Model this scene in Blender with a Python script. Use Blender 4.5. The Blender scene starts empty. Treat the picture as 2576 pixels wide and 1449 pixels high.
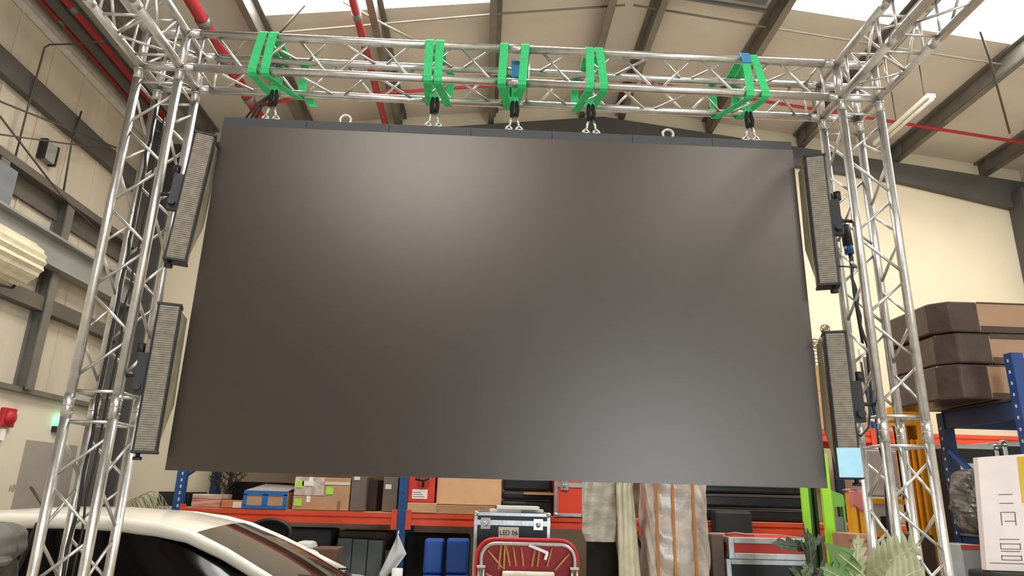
import bpy, math, random
from mathutils import Vector, Matrix
random.seed(7)
S = bpy.context.scene
COL = S.collection
# ------------------------------------------------------------------ camera
cd = bpy.data.cameras.new('camera'); cam = bpy.data.objects.new('camera', cd); COL.objects.link(cam)
cd.sensor_width = 36.0; cd.lens = 23.997; cd.clip_start = 0.05; cd.clip_end = 200
fw = Vector((0.03219951, 0.9566187, 0.28955805)); rt = Vector((0.9988168, -0.04136182, 0.02557718)); up = Vector((-0.03644425, -0.28839187, 0.95681866))
M = Matrix((rt, up, -fw)).transposed().to_4x4(); M.translation = (0, 0, 1.62)
cam.matrix_world = M
S.camera = cam
# ------------------------------------------------------------------ world, light, exposure
S.view_settings.view_transform = 'Standard'; S.view_settings.look = 'None'; S.view_settings.gamma = 1.0
S.view_settings.exposure = 0.1
w = bpy.data.worlds.new('sky'); S.world = w; w.use_nodes = True
bg = w.node_tree.nodes['Background']; bg.inputs[0].default_value = (0.75, 0.88, 1.0, 1); bg.inputs[1].default_value = 1.2
def area(name, loc, sx, sy, power, col, rot=(0, 0, 0)):
    l = bpy.data.lights.new(name, 'AREA'); l.shape = 'RECTANGLE'; l.size = sx; l.size_y = sy; l.energy = power; l.color = col
    o = bpy.data.objects.new(name, l); COL.objects.link(o); o.location = loc; o.rotation_euler = rot
    return o
area('door_daylight', (4.0, -8.8, 1.8), 2.6, 3.2, 480, (.80, .91, 1.0), (math.radians(90), 0, 0))
area('skylight_left_daylight', (-1.35, 5.3, 6.78), 2.4, 2.1, 200, (1.0, .98, .93))
area('skylight_right_daylight', (5.0, 5.2, 6.66), 3.6, 2.0, 190, (1.0, .98, .93))
area('skylight_rear_left_daylight', (-1.35, -2.4, 6.78), 2.4, 1.9, 330, (1.0, .98, .93))
area('skylight_rear_right_daylight', (4.45, -2.4, 6.70), 2.4, 1.9, 210, (1.0, .98, .93))

# ------------------------------------------------------------------ helpers
def C(h):
    h = h.lstrip('#'); v = [int(h[i:i+2], 16)/255 for i in (0, 2, 4)]
    return tuple(x/12.92 if x <= .04045 else ((x+.055)/1.055)**2.4 for x in v) + (1,)
MATS = {}
def mat(name, hexc, rough=.6, metal=0, var=.08, scale=8, bump=.0, spec=.5, dark=None, bscale=None, coat=0, emit=0, trans=0, alpha=1, stretch=None):
    if name in MATS: return MATS[name]
    m = bpy.data.materials.new(name); m.use_nodes = True; nt = m.node_tree; b = nt.nodes['Principled BSDF']
    c = C(hexc)
    tc = nt.nodes.new('ShaderNodeTexCoord'); n = nt.nodes.new('ShaderNodeTexNoise'); n.inputs['Scale'].default_value = scale; n.inputs['Detail'].default_value = 5
    src = tc.outputs['Object']
    if stretch:
        mp = nt.nodes.new('ShaderNodeMapping'); mp.inputs['Scale'].default_value = stretch; nt.links.new(src, mp.inputs[0]); src = mp.outputs[0]
    nt.links.new(src, n.inputs['Vector'])
    r = nt.nodes.new('ShaderNodeValToRGB'); nt.links.new(n.outputs['Fac'], r.inputs[0])
    r.color_ramp.elements[0].position = .3; r.color_ramp.elements[1].position = .7
    d = C(dark) if dark else tuple(x*(1-2*var) for x in c[:3]) + (1,)
    r.color_ramp.elements[0].color = d; r.color_ramp.elements[1].color = c if dark else tuple(min(1, x*(1+var)) for x in c[:3]) + (1,)
    nt.links.new(r.outputs[0], b.inputs['Base Color'])
    b.inputs['Roughness'].default_value = rough; b.inputs['Metallic'].default_value = metal; b.inputs['Specular IOR Level'].default_value = spec
    b.inputs['Coat Weight'].default_value = coat; b.inputs['Alpha'].default_value = alpha
    b.inputs['Transmission Weight'].default_value = trans
    if emit: b.inputs['Emission Color'].default_value = c; b.inputs['Emission Strength'].default_value = emit
    if bump:
        n2 = nt.nodes.new('ShaderNodeTexNoise'); n2.inputs['Scale'].default_value = bscale or scale*4; n2.inputs['Detail'].default_value = 4
        nt.links.new(src, n2.inputs['Vector'])
        bp = nt.nodes.new('ShaderNodeBump'); bp.inputs['Strength'].default_value = bump; bp.inputs['Distance'].default_value = .01
        nt.links.new(n2.outputs['Fac'], bp.inputs['Height']); nt.links.new(bp.outputs[0], b.inputs['Normal'])
    MATS[name] = m; return m
def V(*a): return Vector(a)
class MB:
    def __init__(s): s.v = []; s.f = []; s.sm = []
    def quad(s, pts, smooth=False):
        i = len(s.v); s.v += [tuple(p) for p in pts]; s.f.append(tuple(range(i, i+len(pts)))); s.sm.append(smooth); return s
    def box(s, x0, x1, y0, y1, z0, z1):
        i = len(s.v)
        s.v += [(x, y, z) for z in (z0, z1) for y in (y0, y1) for x in (x0, x1)]
        for q in ((0, 2, 3, 1), (4, 5, 7, 6), (0, 1, 5, 4), (2, 6, 7, 3), (0, 4, 6, 2), (1, 3, 7, 5)):
            s.f.append(tuple(i+k for k in q)); s.sm.append(False)
        return s
    def obox(s, c, ax, ay, az):
        # oriented box: centre and three half-axis vectors
        i = len(s.v); c = Vector(c); ax = Vector(ax); ay = Vector(ay); az = Vector(az)
        s.v += [tuple(c+ax*a+ay*b+az*g) for g in (-1, 1) for b in (-1, 1) for a in (-1, 1)]
        for q in ((0, 2, 3, 1), (4, 5, 7, 6), (0, 1, 5, 4), (2, 6, 7, 3), (0, 4, 6, 2), (1, 3, 7, 5)):
            s.f.append(tuple(i+k for k in q)); s.sm.append(False)
        return s
    def bar(s, a, b, w, h, upv=(0, 0, 1)):
        a = Vector(a); b = Vector(b); d = (b-a); L = d.length/2; d.normalize(); u0 = Vector(upv)
        if abs(d.dot(u0)) > .97: u0 = Vector((0, 1, 0))
        sd = d.cross(u0).normalized(); u = sd.cross(d)
        return s.obox((a+b)/2, d*L, sd*w/2, u*h/2)
    def tube(s, pts, r, n=10, cap=True, closed=False):
        pts = [Vector(p) for p in pts]; rs = r if isinstance(r, (list, tuple)) else [r]*len(pts)
        base = len(s.v); prev = None; K = len(pts)
        for k, p in enumerate(pts):
            if closed: d = pts[(k+1) % K]-pts[k-1]
            elif k == 0: d = pts[1]-p
            elif k == K-1: d = p-pts[k-1]
            else: d = (pts[k+1]-p).normalized()+(p-pts[k-1]).normalized()
            if d.length < 1e-9: d = Vector((0, 0, 1))
            d.normalize()
            if prev is None:
                a = Vector((0, 0, 1)) if abs(d.z) < .9 else Vector((1, 0, 0))
                u = d.cross(a).normalized()
            else:
                u = (prev-d*prev.dot(d)); u = u.normalized() if u.length > 1e-6 else d.orthogonal().normalized()
            prev = u; v = d.cross(u)
            for j in range(n):
                t = 2*math.pi*j/n; s.v.append(tuple(p+(u*math.cos(t)+v*math.sin(t))*rs[k]))
        for k in range(K if closed else K-1):
            for j in range(n):
                a = base+k*n+j; b = base+k*n+(j+1) % n; k2 = (k+1) % K
                c = base+k2*n+(j+1) % n; dd = base+k2*n+j
                s.f.append((a, b, c, dd)); s.sm.append(True)
        if cap and not closed:
            s.f.append(tuple(base+j for j in range(n))[::-1]); s.sm.append(False)
            s.f.append(tuple(base+(K-1)*n+j for j in range(n))); s.sm.append(False)
        return s
    def grid(s, fn, nu, nv, smooth=True, thick=None):
        i = len(s.v)
        for a in range(nu+1):
            for b in range(nv+1): s.v.append(tuple(fn(a/nu, b/nv)))
        for a in range(nu):
            for b in range(nv):
                k = i+a*(nv+1)+b; s.f.append((k, k+nv+1, k+nv+2, k+1)); s.sm.append(smooth)
        return s
    def ball(s, c, rx, ry, rz, nu=14, nv=8):
        c = Vector(c)
        return s.grid(lambda a, b: c+Vector((rx*math.sin(math.pi*b)*math.cos(2*math.pi*a), ry*math.sin(math.pi*b)*math.sin(2*math.pi*a), rz*math.cos(math.pi*b))), nu, nv)
    def prism(s, pts, off):
        # polygon pts (3d) extruded by vector off
        off = Vector(off); n = len(pts); i = len(s.v)
        s.v += [tuple(p) for p in pts]+[tuple(Vector(p)+off) for p in pts]
        s.f.append(tuple(range(i, i+n))[::-1]); s.sm.append(False); s.f.append(tuple(range(i+n, i+2*n))); s.sm.append(False)
        for k in range(n): s.f.append((i+k, i+(k+1) % n, i+n+(k+1) % n, i+n+k)); s.sm.append(False)
        return s
    def build(s, name, m, parent=None, bevel=0, loc=None, sub=0, solid=0):
        me = bpy.data.meshes.new(name); me.from_pydata(s.v, [], s.f); me.update()
        me.polygons.foreach_set('use_smooth', s.sm)
        import bmesh
        bm = bmesh.new(); bm.from_mesh(me); bmesh.ops.recalc_face_normals(bm, faces=bm.faces); bm.to_mesh(me); bm.free()
        me.materials.append(m)
        o = bpy.data.objects.new(name, me); COL.objects.link(o)
        if solid:
            md = o.modifiers.new('solid', 'SOLIDIFY'); md.thickness = solid; md.offset = 0
        if bevel:
            md = o.modifiers.new('bevel', 'BEVEL'); md.width = bevel; md.segments = 2; md.limit_method = 'ANGLE'; md.angle_limit = math.radians(40); md.harden_normals = False
        if sub:
            md = o.modifiers.new('sub', 'SUBSURF'); md.levels = sub; md.render_levels = sub
        if parent:
            o.parent = parent; o.location = -parent.location if loc is None else loc
            if parent.rotation_euler.z or parent.get('_rot'):
                pass
        return o
def tag(o, label, cat, group=None, kind=None):
    o['label'] = label
    if cat: o['category'] = cat
    if group: o['group'] = group
    if kind: o['kind'] = kind
    return o
def thing(name, label, cat, loc=(0, 0, 0), group=None):
    o = bpy.data.objects.new(name, None); COL.objects.link(o); o.location = loc; o.empty_display_size = .1
    return tag(o, label, cat, group)
def rootof(o):
    while o.parent: o = o.parent
    return o
def part(mb, name, m, parent, bevel=0, label=None, sub=0, solid=0):
    # geometry given in world coordinates; the thing's empty sits at its location
    o = mb.build(name, m, None, bevel=bevel, sub=sub, solid=solid)
    o.parent = parent
    off = Vector((0, 0, 0)); q = parent
    while q: off += q.location; q = q.parent
    o.location = -off
    if label: o['label'] = label
    return o
def spin(root, rx=0, ry=0, rz=0): root.rotation_euler = (rx, ry, rz)
def struct(name, mb, m, label=None, bevel=0):
    o = mb.build(name, m, bevel=bevel); o['kind'] = 'structure'
    if label: o['label'] = label
    return o
def text(name, body, size, m, parent, loc, rot=(math.pi/2, 0, 0), align='CENTER', depth=.0008):
    cu = bpy.data.curves.new(name, 'FONT'); cu.body = body; cu.size = size; cu.align_x = align; cu.align_y = 'CENTER'; cu.extrude = depth
    o = bpy.data.objects.new(name, cu); COL.objects.link(o)
    dg = bpy.context.evaluated_depsgraph_get(); dg.update()
    me = bpy.data.meshes.new_from_object(o.evaluated_get(dg)); bpy.data.objects.remove(o)
    ob = bpy.data.objects.new(name, me); COL.objects.link(ob); me.materials.clear(); me.materials.append(m)
    ob.rotation_euler = rot
    ob.parent = parent
    off = Vector((0, 0, 0)); q = parent
    while q: off += q.location; q = q.parent
    ob.location = Vector(loc)-off
    return ob
# ------------------------------------------------------------------ materials
cream = mat('cream_wall_paint', 'dccfb4', .85, var=.03, scale=1.2, bump=.1, bscale=60)
cream2 = mat('cream_low_wall', 'd6cbb6', .85, var=.03, scale=1.5, bump=.1, bscale=40)
sheet = mat('beige_wall_sheet', 'c2b8a4', .6, var=.06, scale=1.6, bump=.05, stretch=(1, 3, .5))
roofm = mat('beige_roof_sheet', 'cdc8bd', .65, var=.04, scale=1.2, bump=.1, bscale=30)
steel = mat('dark_grey_steel_paint', '55534f', .5, var=.06, scale=3)
purl = mat('grey_purlin_steel', '77736b', .45, metal=.3, var=.12, scale=4)
darkst = mat('brown_grey_girt', '5c564e', .6, var=.1, scale=3)
lightst = mat('pale_grey_beam_paint', '8d8f8a', .5, var=.05, scale=3)
concrete = mat('concrete_floor', 'b0aba2', .45, var=.08, scale=2, bump=.2)
alu = mat('truss_aluminium', 'cbc8c3', .34, metal=.88, var=.08, scale=20, bump=.05)
alu2 = mat('case_aluminium', 'c6cacb', .35, metal=.7, var=.08, scale=10, bump=.1)
chrome = mat('bright_chrome', 'd8d8d6', .2, metal=.9, var=.05)
redp = mat('red_pipe_paint', 'b03038', .4, var=.06)
blackm = mat('black_plastic', '1a1a1a', .5, var=.1)
blackf = mat('black_fabric', '191817', .9, var=.15, scale=20, bump=.2)
green = mat('green_webbing', '3dc878', .8, var=.08, scale=40, bump=.3, bscale=200)
bluet = mat('blue_tape', '3f86c4', .6)
screenm = mat('led_panel_face', '2f2721', .36, var=.03, scale=200, bump=.05, bscale=500, spec=.85)
screenm.node_tree.nodes['Principled BSDF'].inputs['Specular Tint'].default_value = (1, .91, .83, 1)
screenh = mat('grey_hanging_bar', '3e3e40', .55, var=.04)
barface = mat('grey_ridged_face', 'a89f92', .5, metal=.2, var=.12, scale=30)
cardb = mat('kraft_cardboard', 'b58d68', .85, var=.06, scale=6, bump=.1)
cardb2 = mat('pale_cardboard', 'c49a72', .85, var=.05, scale=6, bump=.1)
cardb3 = mat('brown_grey_cardboard', '6d6056', .85, var=.08, scale=6)
orange = mat('orange_red_beam', 'd4492a', .45, var=.08, scale=6)
blueu = mat('blue_upright_paint', '1f4a80', .45, var=.08)
bluen = mat('navy_blue_paint', '1a3058', .5, var=.1)
paper = mat('white_paper', 'ece8de', .8, var=.03)
carw = mat('white_car_paint', 'e6dfd2', .25, var=.02, coat=.6)
glassb = mat('black_tinted_glass', '070707', .10, var=.1, spec=.25)
wsglass = mat('grey_windscreen_glass', '2b2724', .06, var=.35, scale=2.5, spec=.8)
# ------------------------------------------------------------------ building shell
XL, XR, YB, XC = -4.68, 7.78, 8.88, 1.553
def zr(x): return 7.22-.13*abs(x-XC)
YF = -9.0
struct('floor', MB().box(XL-.1, XR+.1, YF, YB+.1, -.1, 0), concrete)
m = MB(); m.prism([(XL-.05, YB, 0), (XR+.05, YB, 0), (XR+.05, YB, zr(XR)+.02), (XC, YB, zr(XC)+.02), (XL-.05, YB, zr(XL)+.02)], (0, .1, 0)); struct('wall_back', m, cream)
m = MB(); m.box(XL-.15, XL, YF, YB+.1, 0, 2.47); struct('wall_left', m, cream2, 'cream masonry wall below the sheeting')
m = MB(); m.box(XL-.15, XL-.03, YF, YB+.1, 2.47, zr(XL)+.02)
y = YF
while y < YB: m.box(XL-.032, XL-.018, y, y+.03, 2.47, zr(XL)); y += .55
struct('wall_left', m, sheet, 'beige profiled sheeting above the masonry')
struct('wall_right', MB().box(XR, XR+.1, YF, YB+.1, 0, zr(XR)+.02), cream)
m = MB(); dx0, dx1, dz = 2.5, 5.5, 3.6   # front wall behind the viewer with its open roller door
m.box(XL, dx0, YF-.1, YF, 0, 6.2).box(dx1, XR, YF-.1, YF, 0, 6.2); m.box(dx0, dx1, YF-.1, YF, dz, 6.2)
m.prism([(XL, YF, 6.2), (XR, YF, 6.2), (XR, YF, zr(XR)), (XC, YF, 7.22), (XL, YF, zr(XL))], (0, -.1, 0)); struct('wall_front', m, mat('dull_grey_front_wall', '5f5a53', .8))
# roof with skylight strips
def slope(m, x0, x1, y0, y1, t=.06):
    m.prism([(x0, y0, zr(x0)), (x1, y0, zr(x1)), (x1, y1, zr(x1)), (x0, y1, zr(x0))], (0, 0, t))
SKY = [(-2.66, -.07, 4.2, 6.54), (3.16, 7.1, 4.2, 6.39), (-2.62, -.07, -3.4, -1.4), (3.12, 5.8, -3.4, -1.4)]
m = MB()
for x0, x1, sk in ((XL-.1, XC, [SKY[0], SKY[2]]), (XC, XR+.1, [SKY[1], SKY[3]])):
    xa, xb = sk[0][0], sk[0][1]
    slope(m, x0, xa, YF, YB+.1); slope(m, xb, x1, YF, YB+.1)
    ys = sorted([(s[2], s[3]) for s in sk]); y = YF
    for a, b in ys: slope(m, xa, xb, y, a); y = b
    slope(m, xa, xb, y, YB+.1)
    for s in sk:
        if s[1] < xb: slope(m, s[1], xb, s[2], s[3])
struct('ceiling', m, roofm)
skym = mat('skylight_daylight', 'ffffff', .5, var=0, emit=9.0)
for i, s in enumerate(SKY):
    m = MB(); m.prism([(s[0], s[2], zr(s[0])+.03), (s[1], s[2], zr(s[1])+.03), (s[1], s[3], zr(s[1])+.03), (s[0], s[3], zr(s[0])+.03)], (0, 0, .01)); struct('window_%d' % (i+1), m, skym, 'bright translucent skylight panel in the roof')
# purlins
tn = [0]
def trim(mb, m, label, bevel=0):
    tn[0] += 1; return struct('trim_%d' % tn[0], mb, m, label, bevel)
for x in (-4.02, -2.68, -1.37, -.045, 1.29, 1.82, 3.12, 4.48, 5.87, 7.17):
    z = zr(x); m = MB(); s = 1 if x > XC else -1
    m.box(x-.012, x+.012, YF, YB, z-.21, z-.01); m.box(x-.012, x+.07*s if s > 0 else x+.012, YF, YB, z-.222, z-.205) if s > 0 else m.box(x-.07, x+.012, YF, YB, z-.222, z-.205)
    m.box(min(x, x-.07*s), max(x, x-.07*s), YF, YB, z-.022, z-.008)
    for yy in (2.4, 5.6, 8.6): m.box(x-.04, x+.04, yy, yy+.1, z-.20, z-.02)
    trim(m, purl, 'grey steel purlin under the roof sheets')
m = MB(); m.box(-4.53, -4.42, YF, 8.45, 6.20, 6.42); trim(m, steel, 'dark eaves purlin along the left roof edge')
m = MB(); m.prism([(-4.70, YF, 6.06), (-4.64, YF, 6.09), (-4.64, YF, 6.15), (-4.70, YF, 6.15)], (0, 8.45-YF, 0)); trim(m, mat('pale_gutter', 'cfcfca', .35, metal=.3), 'pale gutter strip along the left eaves')
# gable rafter against the back wall, with its haunch at the right column
for sgn, xe in ((1, XR-.03), (-1, XL+.03)):
    pts = [(XC, 0, 6.95), (xe, 0, 6.95-.125*abs(xe-XC))]
    xm = XC+sgn*4.35; low = [(xe, 0, 6.95-.125*abs(xe-XC)-.47), (xm, 0, 6.95-.125*4.35-.30), (XC, 0, 6.65)]
    P = [(p[0], 8.78, p[2]) for p in pts+low]; m = MB(); m.prism(P, (0, .11, 0)); trim(m, steel, 'dark steel gable rafter on the %s half of the back wall' % ('right' if sgn > 0 else 'left'))
trim(MB().box(7.50, 7.76, 8.6, 8.87, 0, 6.0), steel, 'dark steel corner column right of the back wall')
m = MB(); m.box(-4.68, -4.42, 8.45, 8.49, 0, 6.2).box(-4.68, -4.42, 8.76, 8.80, 0, 6.2).box(-4.56, -4.54, 8.49, 8.76, 0, 6.2); trim(m, steel, 'dark steel column in the left back corner')
# left wall steelwork
trim(MB().box(-4.70, -4.62, YF, 8.45, 5.27, 5.50), steel, 'dark upper girt along the left wall')
m = MB(); m.box(-4.70, -4.55, YF, 8.45, 4.50, 4.58).box(-4.70, -4.67, YF, 8.45, 4.30, 4.50); trim(m, darkst, 'dark ledge girt along the left wall')
m = MB(); m.box(-4.55, -4.53, YF, 8.44, 3.76, 4.02).box(-4.60, -4.44, YF, 8.44, 4.02, 4.045).box(-4.60, -4.47, YF, 8.44, 3.735, 3.76); trim(m, lightst, 'pale grey channel beam along the left wall')
m = MB(); m.box(-4.70, -4.58, YF, 8.45, 3.30, 3.45); trim(m, darkst, 'dark lower girt along the left wall')
m = MB(); m.box(-4.70, -4.60, YF, 8.45, 2.47, 2.52); trim(m, purl, 'grey base rail on top of the masonry')
for yy in (7.02, 5.95):
    m = MB(); m.box(-4.70, -4.56, yy-.015, yy+.0, 2.5, 4.5).box(-4.71, -4.68, yy-.06, yy+.10, 2.5, 4.5).box(-4.57, -4.555, yy-.06, yy+.06, 2.5, 4.5)
    trim(m, purl, 'grey steel wall post between girts')
m = MB(); m.box(-4.60, -4.50, 5.80, 6.06, 4.05, 4.42); trim(m, mat('bluish_grey_steel', '74787c', .5), 'bluish grey bracket above the channel beam')
m = MB(); m.box(XL-.005, XL+.008, 7.33, 8.25, 1.15, 2.03); trim(m, mat('grey_recess_paint', '9d9488', .7, var=.03), 'grey wall panel beside the corner column')
# thin rods and conduits
rodm = mat('dark_rod', '4a4640', .5)
def rod(name, label, cat, pts, r, m, group=None):
    mb = MB().tube(pts, r, 8); return tag(mb.build(name, m), label, cat, group)
rod('bracing_rod', 'dark bracing rod running from the upper left wall down to the ledge girt', 'rod', [(-4.500, 5.625, 4.913), (-4.500, 7.476, 5.443)], .010, rodm)
rod('bracing_rod', 'steep dark bracing rod crossing the left wall down to the channel beam', 'rod', [(-4.550, 5.733, 4.824), (-4.550, 6.767, 4.522), (-4.550, 7.588, 4.406)], .010, rodm)
rod('bracing_rod', 'nearly level dark bracing rod under the upper girt of the left wall', 'rod', [(-4.500, 5.726, 4.634), (-4.500, 7.470, 5.408)], .008, rodm)
rod('conduit', 'bent dark conduit climbing the left wall and crossing the eaves', 'conduit', [(-4.620, 6.134, 4.601), (-4.600, 6.100, 5.174), (-4.580, 6.086, 5.675), (-4.550, 6.047, 5.788), (-4.500, 6.037, 5.820), (-4.300, 6.080, 5.869), (-3.900, 5.909, 5.797)], .009, rodm)
rod('conduit', 'thin straight conduit on the left wall beside the truss column', 'conduit', [(-4.600, 6.879, 5.568), (-4.600, 6.841, 5.153), (-4.600, 6.893, 4.610)], .010, rodm)
rod('bridging_rod', 'thin dark rod crossing under the left roof slope to the ridge', 'rod', [(-4.3, 6.75, zr(-4.3)-.10), (-2.6, 6.72, zr(-2.6)-.10), (-.05, 6.62, zr(-.05)-.1), (1.45, 6.6, zr(1.45)-.10)], .013, mat('pale_rod', '8a8578', .4))
rod('bridging_rod', 'thin dark rod crossing under the right roof slope from the ridge', 'rod', [(1.55, 6.6, zr(1.6)-.10), (3.1, 6.62, zr(3.1)-.10), (7.6, 6.62, zr(7.6)-.1)], .013, mat('pale_rod', '8a8578', .4))
rod('roof_brace', 'thin diagonal roof brace rising beside the leftmost green sling', 'rod', [(-2.503, 6.685, 6.543), (-2.092, 6.227, 6.596)], .014, mat('pale_rod', '8a8578', .4))
rod('roof_brace', 'long pale diagonal roof brace between the left skylight and the beam truss', 'rod', [(-1.695, 6.211, 6.648), (-1.323, 6.532, 6.646), (-0.942, 6.840, 6.646)], .013, mat('pale_rod', '8a8578', .4))
rod('roof_brace', 'thin bent rod running over the right skylight towards the right wall', 'rod', [(5.099, 5.944, 6.459), (5.438, 6.284, 6.365), (6.522, 7.465, 6.174)], .012, rodm)
# red pipes
def pipe(label, pts, r, collars=()):
    t = thing('sprinkler_pipe', label, 'pipe', pts[0]); part(MB().tube(pts, r, 14), 'pipe', redp, t)
    for c in collars:
        a, b = Vector(pts[0]), Vector(pts[-1]); p = a.lerp(b, c); d = (b-a).normalized()
        part(MB().tube([p-d*.05, p+d*.05], r*1.15, 14), 'pipe_clamp', purl, t)
    return t
pipe('thick red sprinkler main running back left of the leftmost green sling', [(-3.05, -2, 6.20), (-3.05, 8.9, 6.20)], .062, (.74, .80, .87))
pipe('red sprinkler pipe running back between the two left green slings', [(-1.52, -2, 6.45), (-1.52, 8.9, 6.45)], .043, (.75, .85))
pipe('thin red pipe lying along the pale gutter of the left eaves', [(-4.59, -2, 6.235), (-4.59, 8.3, 6.235)], .022, (.8,))
pipe('bright red pipe running beside the dark eaves purlin above the left truss corner', [(-4.36, -2, 6.25), (-4.36, 8.3, 6.25)], .036, (.78,))
t = thing('sprinkler_branch', 'thin red sprinkler branch line following both roof slopes behind the beam truss', 'pipe', (XC, 7.8, 6.85))
part(MB().tube([(-3.05, 7.8, 6.28), (-2.6, 7.8, zr(-2.6)-.27), (1.35, 7.8, zr(1.35)-.27), (1.75, 7.8, zr(1.75)-.27), (7.7, 7.8, zr(7.7)-.27)], .022, 10), 'pipe', redp, t)
for x in (4.2, 5.9):
    part(MB().tube([(x, 7.8, zr(x)), (x, 7.8, zr(x)-.27)], .008, 6), 'drop_rod', purl, t)
# red alarm, green lamp, junction box, ribbed housing on the left wall
t = thing('alarm_sounder', 'red alarm sounder on the cream left wall', 'alarm', (-4.680, 6.936, 2.214))
x, y, z = (-4.680, 6.936, 2.214)
part(MB().ball((x+.05, y, z), .05, .075, .075), 'sounder', mat('alarm_red', 'b01c26', .5), t); part(MB().box(x, x+.05, y-.09, y+.09, z-.09, z+.09), 'base', mat('alarm_red', 'c0202c', .4), t, bevel=.01)
part(MB().box(x, x+.03, y-.03, y+.02, z-.22, z-.11), 'backplate', paper, t)
x, y, z = (-4.680, 7.772, 2.233)
t = thing('indicator_lamp', 'small glowing green indicator lamp on the left wall beside the column', 'lamp', (x, y, z))
part(MB().box(x, x+.05, y-.07, y+.07, z-.09, z-.03), 'base', blackm, t); part(MB().ball((x+.06, y, z+.02), .04, .05, .06), 'lens', mat('green_glow', '58f0c0', .4, emit=5), t)
x, y, z = (-4.680, 6.622, 4.917)
t = thing('junction_box', 'small grey junction box high on the left wall', 'box', (x, y, z))
part(MB().box(x-.02, x+.05, y-.08, y+.08, z-.10, z+.10), 'box', lightst, t, bevel=.01); part(MB().box(x-.02, x+.05, y-.11, y-.08, z-.11, z+.11), 'bracket', blackm, t); part(MB().box(x-.02, x+.05, y+.08, y+.11, z-.11, z+.11), 'bracket', blackm, t)
x, y, z = (-4.300, 6.187, 3.570)
t = thing('ribbed_housing', 'cream ribbed drum-shaped housing hung on the left wall under the channel beam', 'housing', (x, y, z))
ribm = mat('cream_ribbed_plastic', 'd6cdb0', .5)
m = MB(); n = 40; L0, L1 = y-2.0, y+.02
prof = [(.215+.012*math.cos(k*math.pi*.9*1.0)*1.0) for k in range(n)]
m.grid(lambda a, b: (x-.1+prof[int(round(b*n)) % n]*1.15*math.cos(2*math.pi*b), L0+(L1-L0)*a, z+prof[int(round(b*n)) % n]*math.sin(2*math.pi*b)), 6, n, smooth=False)
m.prism([(x-.1+prof[k]*1.15*math.cos(2*math.pi*k/n), L1, z+prof[k]*math.sin(2*math.pi*k/n)) for k in range(n)], (0, .01, 0)); part(m, 'ribbed_shell', ribm, t)
part(MB().box(XL, x-.1, y-.30, y-.24, z-.03, z+.03).box(XL, x-.1, y-1.6, y-1.54, z-.03, z+.03), 'mounting_arm', darkst, t)
part(MB().tube([(x-.05, y+.03, z-.17), (x-.12, y+.05, z-.24), (x-.05, y-.3, z-.30), (x-.02, y-1.0, z-.27)], .012, 8), 'cable', blackm, t)
# hanging strip light
t = thing('strip_light', 'long white strip light hung from rods right of the right truss column', 'light', (5.0, 7.2, 6.1))
A = Vector((5.074, 6.784, 6.212)); B = Vector((5.072, 7.942, 6.213))
part(MB().bar(A, B, .10, .05), 'tray', paper, t); part(MB().tube([A+V(0, 0, -.05), B+V(0, 0, -.05)], .022, 10), 'tube', mat('unlit_tube', 'e2ddce', .3), t)
for k in (.1, .6):
    p = A.lerp(B, k); part(MB().tube([p, (p.x, p.y, zr(p.x)-.02)], .006, 6), 'hanger', rodm, t)
# ridge vent housing near the top of the picture
m = MB(); m.prism([(1.95, 5.6, zr(1.95)-.03), (3.0, 5.6, zr(3.0)-.03), (3.0, 6.36, zr(3.0)-.03), (1.95, 6.36, zr(1.95)-.03)], (0, 0, .02)); m.bar((1.88, 6.42, zr(1.9)-.05), (3.04, 6.42, zr(3.04)-.05), .03, .04); tag(m.build('roof_vent', mat('vent_grey', '6a6c6e', .5)), 'grey vent frame under the roof between ridge and right skylight', 'vent')
# ------------------------------------------------------------------ truss gantry
H = .12; TR = .025; BR = .0085
def copy_tree(o, parent=None):
    c = o.copy(); COL.objects.link(c); c.parent = parent
    for ch in list(o.children): copy_tree(ch, c)
    return c
def section(name, label, group):
    t = thing(name, label, 'truss', (0, 0, 0), group)
    P = [(-H, -H), (H, -H), (H, H), (-H, H)]
    nodes = [.125+.25*k for k in range(8)]
    for i, (x, y) in enumerate(P):
        part(MB().tube([(x, y, .03), (x, y, 1.97)], TR, 16), 'chord', alu, t)
        for a in (0, 1):
            z0 = .0 if a == 0 else 1.93; m = MB().tube([(x, y, z0), (x, y, z0+.005), (x, y, z0+.06)] if a == 0 else [(x, y, 1.94), (x, y, 1.995), (x, y, 2.0)], .0263, 16)
            m.tube([(x-.031, y, z0+.035), (x+.031, y, z0+.035)], .005, 8); part(m, 'coupler', alu, t)
        x2, y2 = P[(i+1) % 4]
        for k in range(7):
            za, zb = nodes[k], nodes[k+1]; d = .022*(1 if True else 0)
            pa, pb = ((x, y), (x2, y2)) if k % 2 == 0 else ((x2, y2), (x, y))
            a = Vector((pa[0], pa[1], za+d)); b = Vector((pb[0], pb[1], zb-d)); u = (b-a).normalized()
            part(MB().tube([a+u*.015, b-u*.015], BR, 8), 'brace', alu, t)
        for z in (.078, 1.922):
            part(MB().tube([(x, y, z), (x2, y2, z)], BR, 8), 'end_brace', alu, t)
    return t
base = section('truss_section', 'lower half of the left aluminium truss column, behind it the white car', 'truss sections of the gantry')
XCL, XCR, YT = -2.03, 2.2525, 3.755
def put(src, label, loc, rot=(0, 0, 0)):
    o = copy_tree(src); o.location = loc; o.rotation_euler = rot; o['label'] = label; return o
put(base, 'upper half of the left aluminium truss column beside the dark screen', (XCL, YT, 2.0))
put(base, 'lower half of the right aluminium truss column behind the monstera leaves', (XCR, YT, 0))
put(base, 'upper half of the right aluminium truss column beside the dark screen', (XCR, YT, 2.0))
put(base, 'left half of the horizontal truss beam, carrying the two leftmost green slings', (-1.885, YT, 4.1536), (0, math.pi/2, 0))
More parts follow.
